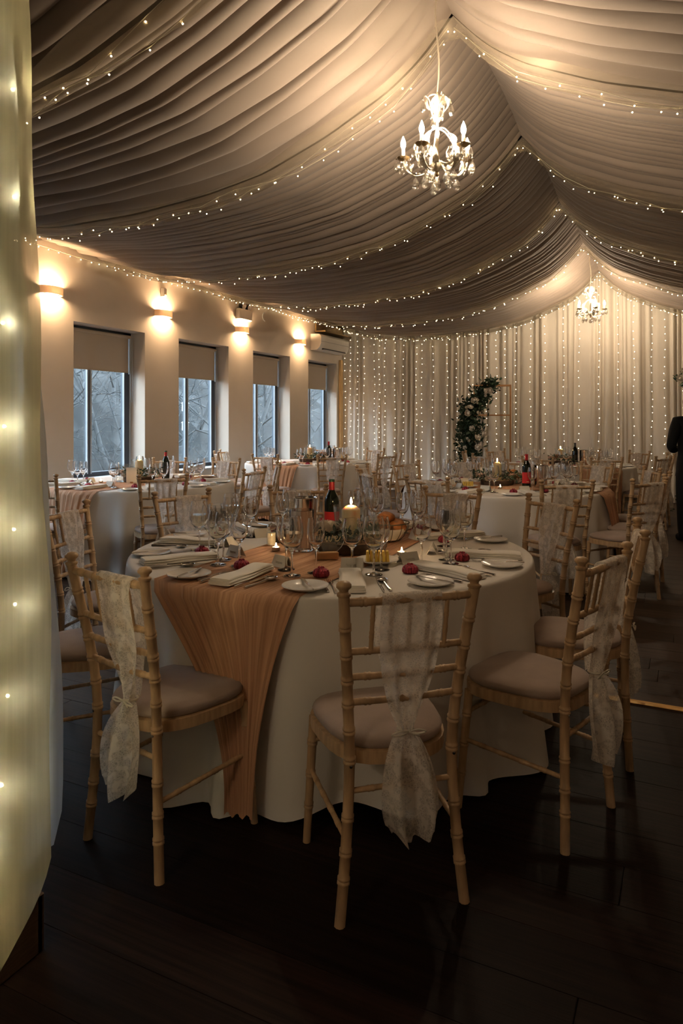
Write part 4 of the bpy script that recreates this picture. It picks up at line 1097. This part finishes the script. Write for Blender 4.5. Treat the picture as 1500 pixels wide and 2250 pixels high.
def log_slice(x, y, z, r, h, label, rz=0):
    c = thing('log_slice', label, 'log slice', (x, y, z), rz, group='bark-edged log slices')
    def bark():
        m = MB(); V = []; F = []; seg = 40; R = random.Random(3)
        rr = [r * (1 + R.uniform(-.04, .05)) for _ in range(seg)]
        for k_, zz_ in ((0.97, 0), (1, h * .2), (1.01, h * .8), (0.98, h)): V += [(rr[k] * k_ * math.cos(2 * PI * k / seg), rr[k] * k_ * math.sin(2 * PI * k / seg), zz_) for k in range(seg)]
        for i in range(3):
            for k in range(seg): F.append((i * seg + k, i * seg + (k + 1) % seg, (i + 1) * seg + (k + 1) % seg, (i + 1) * seg + k))
        F.append(tuple(range(seg - 1, -1, -1))); return m.add(V, F)
    obj('bark', bark(), 'bark', c); obj('cut_face', MB().lathe([(0.0, h * 0.985), (r * 0.955, h * 0.985), (r * 0.95, h * 1.0), (0, h * 1.0)], 40), 'cut_wood', c)
def posy(x, y, z, label, r0, r1, h, n, seed, roses=(), twigs=0):
    R = random.Random(seed); c = thing('foliage_posy', label, 'flowers', (x, y, z), group='table foliage')
    def f(R):
        a = R.uniform(0, 2 * PI); r = R.uniform(r0, r1); return (r * math.cos(a), r * math.sin(a), R.uniform(0.004, h))
    obj('foliage', leaves(R, n, f, (0.02, 0.045)).mesh('foliage', 0), 'leaf', c, kind='stuff')
    obj('moss', leaves(R, n, lambda R: (lambda a, r: (r * math.cos(a), r * math.sin(a), R.uniform(0.002, h * .5)))(R.uniform(0, 6.28), R.uniform(r0, r1)), (0.01, 0.02)).mesh('moss', 0), 'moss', c, kind='stuff')
    for p, s_, mt in roses: rose(c, p, s_, mt, (0.3, -0.3, p[0] * 40))
    for k in range(twigs):
        a = R.uniform(0, 6.28); p = Vector((r1 * .85 * math.cos(a), r1 * .85 * math.sin(a), h * .7)); pts = [p]
        for j in range(5): p = p + Vector((R.uniform(-.03, .03), R.uniform(-.03, .03), R.uniform(-.02, .025))); pts.append(p)
        obj('twig', MB().tube(pts, [0.002, 0.002, 0.0018, 0.0015, 0.0012, 0.0008], 5), 'twig', c)
    return c
def bread_roll_m(seed):
    m = MB().sphere((0, 0, 0.028), 0.04, 18, 11, (1.15, 0.95, 0.75)); R = random.Random(seed); 
    m.v = [(x * (1 + 0.05 * math.sin(y * 90 + seed)), y * (1 + 0.04 * math.sin(x * 80)), max(0.0, z + 0.003 * math.sin(x * 120 + seed) * math.cos(y * 100))) for x, y, z in m.v]; return m
def rolls(x, y, z, n, tn, spread=0.055, h=0.035):
    spots = []
    for k in range(n):
        a = k * 2.4; r = spread * (0.0 if k == 4 else 1); spots.append((x + r * math.cos(a), y + r * math.sin(a), z + (h if k == 4 else 0.004 * (k % 2))))
    order = sorted(range(4), key=lambda k: spots[k][0] * CY + spots[k][1] * SY)
    names = {4: 'topmost'}; names.update({k: w for k, w in zip(order, ('leftmost', 'second from left', 'third from left', 'rightmost'))})
    for k in range(n):
        o = obj('bread_roll', cached('roll%d' % (k % 3), lambda: bread_roll_m(k % 3), 180), 'bread', None, spots[k], (0.1 * (k % 3), 0.15 * (k % 2), k)); tag(o, 'golden bread roll, %s in the basket, %s' % (names[k], tn), 'bread roll', 'bread rolls, ' + tn)
def basket(x, y, z, r, h, label):
    c = thing('bread_basket', label, 'basket', (x, y, z), group='wire bread baskets')
    for k in range(14):
        a = 2 * PI * k / 14
        obj('wire', cached('bk_wire', lambda: MB().tube(arc([(0.02, 0, 0.003), (r * .6, 0, 0.004), (r * .9, 0, h * .5), (r, 0, h)], 4), 0.0018, 5)), 'dark_wire', c, (0, 0, 0), (0, 0, a))
    obj('rim', MB().tube([(r * math.cos(a), r * math.sin(a), h) for a in np.linspace(0, 2 * PI, 41)], 0.003, 6, cap=False), 'dark_wire', c)
    obj('liner', MB().lathe([(0.0, 0.004), (r * .55, 0.006), (r * .82, h * .5), (r * .88, h * .72)], 24, cap=False), 'napkin_linen', c)
def butter_dish(x, y, z, label, rz=0):
    c = tag(obj('butter_plate', cached('bplate', lambda: plate_m(0.092)), 'porcelain', None, (x, y, z)), 'white plate under the butter, ' + label, 'plate', 'butter plates')
    for k in range(6):
        o = obj('butter_pat', cached('pat', lambda: MB().add([(-0.006, -0.016, 0), (0.006, -0.016, 0), (0.006, 0.016, 0), (-0.006, 0.016, 0), (-0.004, -0.014, 0.042), (0.003, -0.014, 0.046), (0.003, 0.014, 0.046), (-0.004, 0.014, 0.042)], [(3, 2, 1, 0), (4, 5, 6, 7), (0, 1, 5, 4), (1, 2, 6, 5), (2, 3, 7, 6), (3, 0, 4, 7)]), 0), 'butter', None,
                (x + (k - 2.5) * 0.0165 * CY, y + (k - 2.5) * 0.0165 * SY, z + 0.0045), (0, 0, rz)); tag(o, '%s yellow butter pat from the left, %s' % (ORD[k + 1], label), 'butter', 'butter pats, ' + label)
def mill(x, y, z, fill, label):
    c = thing('condiment_jar', label, 'jar', (x, y, z))
    obj('contents', MB().lathe([(0.0, 0.003), (0.0195, 0.003), (0.0205, 0.062), (0.0, 0.063)], 20), fill, c)
    obj('glass_body', MB().lathe([(0.0, 0), (0.022, 0), (0.0225, 0.004), (0.0222, 0.068), (0.017, 0.074), (0.017, 0.078)], 20), 'vase_glass', c)
    obj('knob', MB().lathe([(0.016, 0.076), (0.021, 0.082), (0.023, 0.092), (0.018, 0.102), (0.006, 0.105), (0.004, 0.110), (0, 0.111)], 16), 'crystal' if fill == 'salt' else 'vase_glass', c)
ZR = TZ + 0.0065
# front table
x, y = plan(0.045, 3.28); log_slice(x, y, ZR, 0.165, 0.045, 'dark bark-edged log slice under the candle vase, front table'); ZL = ZR + 0.0455
jar(x, y, ZL, 0.155, 0.066, 0.084, 'clear flared hurricane vase around the big candle, front table')
candle(x, y, ZL + 0.0075, 0.133, 0.0425, 'large lit cream pillar candle in the glass vase, front table')
posy(x, y, ZL, 'dark foliage with a cream rose around the candle vase, front table', 0.09, 0.16, 0.055, 260, 4, ((plan(-0.105, -0.05) + (0.040,), 0.058, 'rose'), (plan(-0.07, -0.085) + (0.0,), 0.03, 'rose'), (plan(-0.06, 0.1) + (0.01,), 0.035, 'blush_rose')), 5)
x, y = plan(-0.063, 3.035)
sg = thing('table_sign', 'round clear acrylic sign reading Five on a small oak block', 'table sign', (x, y, ZR), YAW + 0.25)
obj('block', MB().bbox((0, 0, 0.015), (0.098, 0.032, 0.03), 0.002), 'oak_block', sg)
dc = obj('disc', MB().lathe([(0.0, -0.0015), (0.073, -0.0015), (0.074, 0), (0.073, 0.0015), (0.0, 0.0015)], 56, M=Matrix.Translation((0.005, 0, 0.094)) @ Matrix.Rotation(PI / 2, 4, 'X')), 'acrylic', sg)
def five_fix():
    m = MB()
    S = [[(0.2, 6.2), (1.0, 7.2), (2.4, 7.4), (4.4, 7.3), (5.2, 7.9)], [(2.6, 7.4), (2.3, 5.0), (1.9, 2.2), (1.1, 0.2), (0.1, 0.0), (-0.3, 0.9), (0.4, 1.5)], [(0.9, 4.0), (2.2, 4.2), (3.6, 4.4)],
         [(4.2, 1.6), (4.7, 2.6), (5.1, 3.6), (4.9, 1.8), (5.2, 0.6), (5.9, 0.9), (6.5, 2.4), (6.8, 3.6), (6.9, 1.8), (7.4, 0.4), (8.2, 1.4), (8.7, 3.6), (9.3, 3.3), (9.9, 2.6), (10.3, 1.8), (11.4, 2.2), (11.8, 3.1), (11.2, 3.6), (10.5, 2.6), (10.6, 1.0), (11.5, 0.4), (12.6, 1.2), (13.6, 3.0)],
         [(5.25, 4.9), (5.35, 5.15)]]
    for s_ in S: m.tube([(p.x * 0.0074 - 0.046, -0.0026, p.y * 0.0074 - 0.022) for p in arc([(a, b, 0) for a, b in s_], 6)], 0.0012, 5)
    return m
obj('rim', MB().tube([(0.005 + 0.0735 * math.cos(a), 0, 0.094 + 0.0735 * math.sin(a)) for a in np.linspace(0, 2 * PI, 61)], 0.0013, 5, cap=False), 'frame_white', dc)
obj('lettering', five_fix(), 'gold_ink', sg, (0.005, 0, 0.094))
x, y = plan(-0.050, 3.60); bottle(x, y, ZR, 'red wine bottle with plain red label and green-topped capsule, front table')
x, y = plan(-0.192, 3.71); cooler(x, y, TZ + 0.001, 'polished steel wine cooler beside the red-labelled bottle, front table')
x, y = plan(-0.185, 3.25); jg = jar(x, y, ZR, 0.185, 0.052, 0.058, 'tall clear glass water jug, front table', 'water_jug', 'wine_glass'); jg['category'] = 'jug'
# obj('drink', MB().lathe([(0.0, 0.009), (0.0495, 0.009), (0.0525, 0.11), (0.0, 0.111)], 30), 'water', jg)
x, y = plan(-0.340, 3.40); mill(x, y, TZ + 0.001, 'salt', 'glass salt jar with faceted stopper, front table')
x, y = plan(-0.312, 3.46); mill(x, y, TZ + 0.001, 'pepper', 'glass pepper jar behind the salt, front table')
x, y = plan(-0.302, 3.235); tealight(x, y, ZR, 'lit tealight beside the salt jar, front table')
x, y = plan(0.268, 3.12); tealight(x, y, ZR, 'lit tealight right of the butter, front table')
x, y = plan(0.152, 2.965); butter_dish(x, y, ZR, 'front table', YAW + 0.15)
x, y = plan(0.225, 3.52); basket(x, y, ZR, 0.115, 0.09, 'wire bread basket heaped with rolls, front table'); rolls(x, y, ZR + 0.045, 5, 'front table', 0.06, 0.04)
# the other tables
def menu(x, y, z, tn):
    o = thing('menu_card', 'upright cream menu card, ' + tn, 'menu card', (x, y, z), YAW + 0.1)
    obj('panel', MB().bbox((0, 0, 0.075), (0.10, 0.002, 0.15), 0.0005), 'card', o)
    obj('stand', MB().bbox((0, 0.02, 0.006), (0.03, 0.05, 0.012), 0.002), 'oak_block', o)
CP = {2: dict(bot=(0.22, 0.18), can=(-0.03, 0.12), men=(-0.03, -0.14), vase=(-0.16, 0.02), tea=((-0.34, -0.1), (0.12, -0.30)), lab='black_label', cap='cap_red', cool=None, but=None, bread=(-0.18, 0.15), bl='dark wine bottle with red capsule and green top'),
      3: dict(bot=(0.30, 0.10), can=(0.02, 0.1), men=None, vase=None, tea=((-0.4, -0.2), (0.46, -0.3)), lab='black_label', cap='cap_red', cool=(0.42, 0.12), but=None, bread=(0.15, 0.22), bl='dark wine bottle with reddish capsule'),
      4: dict(bot=(0.17, -0.13), can=(-0.04, 0.12), men=(-0.12, 0.28), vase=None, tea=((-0.10, -0.27),), lab='wine_label', cap='cap_red', cool=(0.30, -0.12), but=(-0.36, -0.12), bread=(0.10, 0.16), bl='red-labelled wine bottle with red capsule'),
      5: dict(bot=(0.17, 0.05), can=(0.0, 0.15), men=(-0.30, -0.1), vase=None, tea=((0.16, -0.35),), lab='black_label', cap='black_label', cool=(0.28, 0.0), but=None, bread=(-0.1, 0.05), bl='all black wine bottle')}
for t, c in CP.items():
    T = TABLES[t]; tn = T['name']; bx, by = T['c']
    def at(p): q = plan(*p); return bx + q[0], by + q[1]
    x, y = at(c['can']); log_slice(x, y, ZR, 0.15, 0.045, 'dark log slice under the candle, ' + tn)
    candle(x, y, ZR + 0.0455, 0.15, 0.04, 'lit cream pillar candle, ' + tn)
    jar(x, y, ZR + 0.0453, 0.17, 0.066, 0.08, 'clear glass vase around the candle, ' + tn)
    posy(x, y, ZR + 0.045, 'foliage and blush flowers around the candle, ' + tn, 0.09, 0.24, 0.075, 300, 30 + t, ((plan(-0.16, -0.03) + (0.03,), 0.04, 'blush_rose'), (plan(0.13, -0.05) + (0.03,), 0.04, 'blush_rose'), (plan(-0.12, -0.12) + (0.0,), 0.04, 'rose')), 3)
    x, y = at(c['bot']); bottle(x, y, ZR, c['bl'] + ', ' + tn, c['lab'], c['cap'], 'cap_green' if t == 2 else c['cap'])
    if c['cool']: x, y = at(c['cool']); cooler(x, y, ZR, 'polished steel wine cooler, ' + tn)
    if c['men']: x, y = at(c['men']); menu(x, y, ZR, tn)
    if c['but']: x, y = at(c['but']); butter_dish(x, y, ZR, tn, YAW)
    if c['vase']: x, y = at(c['vase']); jar(x, y, ZR, 0.17, 0.075, 0.075, 'straight clear glass vase holding bread, ' + tn)
    x, y = at(c['bread'])
    if not c['vase']: basket(x, y + 0.12, ZR, 0.115, 0.08, 'wire bread basket, ' + tn); rolls(x, y + 0.12, ZR + 0.04, 5, tn)
    for k, p in enumerate(c['tea']): x, y = at(p); tealight(x, y, ZR, 'lit tealight %s, %s' % ('at the left' if k == 0 and len(c['tea']) > 1 else 'near the front edge', tn))

# ------------------------------------------------------------------ flower stands
def flower_stand(label, x, y, arc_pts, seed, nl, base, rz):
    s_ = thing('flower_stand', label, 'flower stand', (x, y, 0), rz, group='copper flower stands')
    W, D, H = 0.62, 0.24, 2.0; b = 0.022
    for sx in (-W / 2, W / 2):
        for sy in (-D / 2, D / 2): obj('post', MB().bbox((sx, sy, H / 2), (b, b, H), 0.002), 'copper', s_)
    for z in (H - b / 2, 1.47, 0.02):
        for sy in (-D / 2, D / 2): obj('rail', MB().bbox((0, sy, z), (W, b, b), 0.002), 'copper', s_)
        for sx in (-W / 2, W / 2): obj('rail', MB().bbox((sx, 0, z), (b, D, b), 0.002), 'copper', s_)
    R = random.Random(seed)
    fl = thing('flower_garland', 'dark green foliage and white roses trailing down ' + label.split(' stand')[0].replace('tall copper', 'the copper') + ' stand', 'flowers', (x, y, 0), rz, group='flower garlands')
    path = arc(arc_pts, 10)
    def f(R):
        i = R.randrange(len(path)); p = path[i]; w = 0.135 * (0.55 + 0.7 * math.sin(PI * (0.12 + 0.8 * i / len(path))))
        return (p.x + R.gauss(0, w * .58), p.y + R.gauss(0, w * .5), p.z + R.gauss(0, w * .45))
    obj('foliage', leaves(R, nl, f, (0.05, 0.11), 0.45).mesh('garland_foliage', 0), 'leaf', fl, kind='stuff')
    obj('stem', MB().tube([tuple(p) for p in path], 0.012, 6), 'bark', fl)
    for k in range(26):
        i = R.randrange(len(path)); p = path[i]
        rose(fl, (p.x + R.gauss(0, 0.085), p.y - 0.13 - R.random() * 0.05, p.z + R.gauss(0, 0.06)), R.choice((0.03, 0.04, 0.055, 0.065)), 'rose', (1.2 + R.uniform(-.4, .4), 0, R.uniform(-.6, .6)))
    for k in range(6):
        p = path[R.randrange(len(path))]; d = Vector((R.choice((-1, 1)) * R.uniform(.5, 1), R.uniform(-.5, .2), R.uniform(-.4, .6))).normalized(); tip = [p + d * 0.10 * q for q in range(4)]
        sp = obj('spray', MB().tube([tuple(q) for q in tip], 0.004, 4), 'bark', fl)
        obj('leaves', leaves(R, 14, lambda R: tuple(p + d * R.uniform(.15, .34)), (0.05, 0.09), 0.45).mesh('spray_leaves', 0), 'leaf', sp, kind='stuff')
    bs = thing('base_flowers', 'low clump of white flowers and leaves at the foot of ' + base, 'flowers', (x - 0.12 * math.cos(rz), y - 0.32, 0), rz)
    obj('foliage', leaves(R, 420, lambda R: (R.gauss(0, .17), R.gauss(0, .08), abs(R.gauss(0.1, .09))), (0.04, 0.09), 0.45).mesh('base_foliage', 0), 'leaf', bs, kind='stuff')
    for k in range(12): rose(bs, (R.gauss(0, .13), R.uniform(-.16, 0), R.uniform(0.03, 0.24)), R.choice((0.03, 0.045, 0.055)), 'rose', (0.9, 0, R.uniform(-1, 1)))
def SP(u_, t_): return -u_, t_
flower_stand('tall copper left stand in front of the end curtains', -3.05, 12.25, [(-0.02, -0.1, 2.02), (-0.13, -0.12, 1.86), (-0.33, -0.14, 1.62), (-0.40, -0.15, 1.40), (-0.36, -0.16, 1.15), (-0.42, -0.17, 0.9), (-0.32, -0.18, 0.66), (-0.25, -0.2, 0.45), (-0.2, -0.22, 0.25)], 71, 3000, 'the left copper stand', 0.25)
flower_stand('tall copper right stand behind the suited person', 0.34, 12.0, [(-0.34, -0.1, 2.02), (-0.10, -0.12, 1.86), (0.12, -0.14, 1.72), (0.30, -0.15, 1.52), (0.36, -0.16, 1.2), (0.36, -0.17, 0.9)], 72, 1500, 'the right copper stand', 0.0)

# ------------------------------------------------------------------ person at the right edge
def person():
    V = [(0, 0, 0.90), (0, 0, 1.06), (0, 0.01, 1.22), (0, 0.015, 1.34), (0, 0.02, 1.415), (0, 0.035, 1.47), (0, 0.05, 1.54), (0, 0.055, 1.62)]
    Rr = [(0.155, 0.11), (0.145, 0.105), (0.165, 0.115), (0.16, 0.10), (0.06, 0.055), (0.056, 0.056), (0.078, 0.09), (0.062, 0.075)]
    E = [(i, i + 1) for i in range(7)]
    for s_ in (-1, 1):
        b = len(V)
        V += [(s_ * 0.165, 0.01, 1.355), (s_ * 0.215, -0.02, 1.21), (s_ * 0.245, -0.03, 1.07), (s_ * 0.16, 0.14, 1.03), (s_ * 0.075, 0.235, 1.05), (s_ * 0.04, 0.28, 1.05)]
        Rr += [(0.075, 0.075), (0.062, 0.062), (0.056, 0.056), (0.046, 0.046), (0.034, 0.03), (0.03, 0.026)]
        E += [(3, b), (b, b + 1), (b + 1, b + 2), (b + 2, b + 3), (b + 3, b + 4), (b + 4, b + 5)]
        b = len(V)
        V += [(s_ * 0.095, 0, 0.80), (s_ * 0.105, 0.005, 0.48), (s_ * 0.11, -0.015, 0.10), (s_ * 0.112, -0.02, 0.045), (s_ * 0.12, 0.14, 0.035)]
        Rr += [(0.10, 0.10), (0.072, 0.075), (0.055, 0.06), (0.045, 0.042), (0.042, 0.03)]
        E += [(0, b), (b, b + 1), (b + 1, b + 2), (b + 2, b + 3), (b + 3, b + 4)]
    # five fingers on each hand, clasped in front
    for s_, hb in ((-1, 13), (1, 24)):
        base = Vector(V[hb]); 
        for k in range(5):
            b = len(V); a = base + Vector((0, 0.018, 0.022 - 0.012 * k)) if k else base + Vector((0, 0.0, 0.03))
            d = Vector((-s_ * 0.030, 0.022, -0.004)) if k else Vector((-s_ * 0.012, 0.03, 0.018))
            L = (0.8, 1.0, 1.1, 1.0, 0.8)[k]
            V += [tuple(a), tuple(a + d * L), tuple(a + d * L * 1.4 + Vector((-s_ * .008, -.012, -.004)))]; Rr += [(0.0095, 0.0095), (0.0088, 0.0088), (0.0075, 0.0075)]
            E += [(hb, b), (b, b + 1), (b + 1, b + 2)]
    me = bpy.data.meshes.new('person_body'); me.from_pydata(V, E, []); o = bpy.data.objects.new('person_tmp', me); COL.objects.link(o)
    md = o.modifiers.new('skin', 'SKIN'); md.use_smooth_shade = True
    for v, r in zip(me.skin_vertices[0].data, Rr): v.radius = r
    me.skin_vertices[0].data[0].use_root = True
    sb = o.modifiers.new('sub', 'SUBSURF'); sb.levels = 2; sb.render_levels = 2
    dg = bpy.context.evaluated_depsgraph_get(); me2 = bpy.data.meshes.new_from_object(o.evaluated_get(dg))
    bpy.data.objects.remove(o)
    me2.materials.clear(); me2.materials.append(MATS['suit']); me2.materials.append(MATS['skin'])
    for p in me2.polygons:
        c = p.center; p.use_smooth = True
        p.material_index = 1 if (c.z > 1.425 or (c.y > 0.20 and 0.9 < c.z < 1.2)) else 0
    return me2
pr = obj('person', person(), 'suit', None, (0.075, 8.90, 0), (0, 0, 0.35)); pr.data.materials[0] = MATS['suit']
tag(pr, 'person in a dark suit seen from behind at the right edge', 'person')
hr = MB().sphere((0, 0.035, 1.60), 0.098, 18, 12, (0.86, 1.0, 1.12)); hr.v = [(x, min(y, 0.075 + 0.03 * (z - 1.6) * 8), z) for x, y, z in hr.v if True]
obj('hair', hr.mesh('hair', 180), 'hair', pr)
fm = MB()
for s_ in (-1, 1): fm.sphere((s_ * 0.082, 0.05, 1.585), 0.024, 8, 6, (0.4, 0.8, 1.25))
fm.sphere((0, 0.15, 1.575), 0.016, 8, 6, (0.8, 1.0, 1.4))
obj('ears_and_nose', fm.mesh('features', 180), 'skin', pr)
jk = MB(); rows = []
for i in range(10):
    f = i / 9.0; z = 0.74 + 0.46 * f; wx = 0.185 - 0.03 * math.sin(f * 2.6) ; wy = 0.135 - 0.01 * f
    rows.append([(wx * math.cos(a), wy * math.sin(a) + 0.003, z) for a in np.linspace(0, 2 * PI, 33)])
jk.grid(rows); obj('jacket_skirt', jk.mesh('jacket', 180), 'suit', pr)
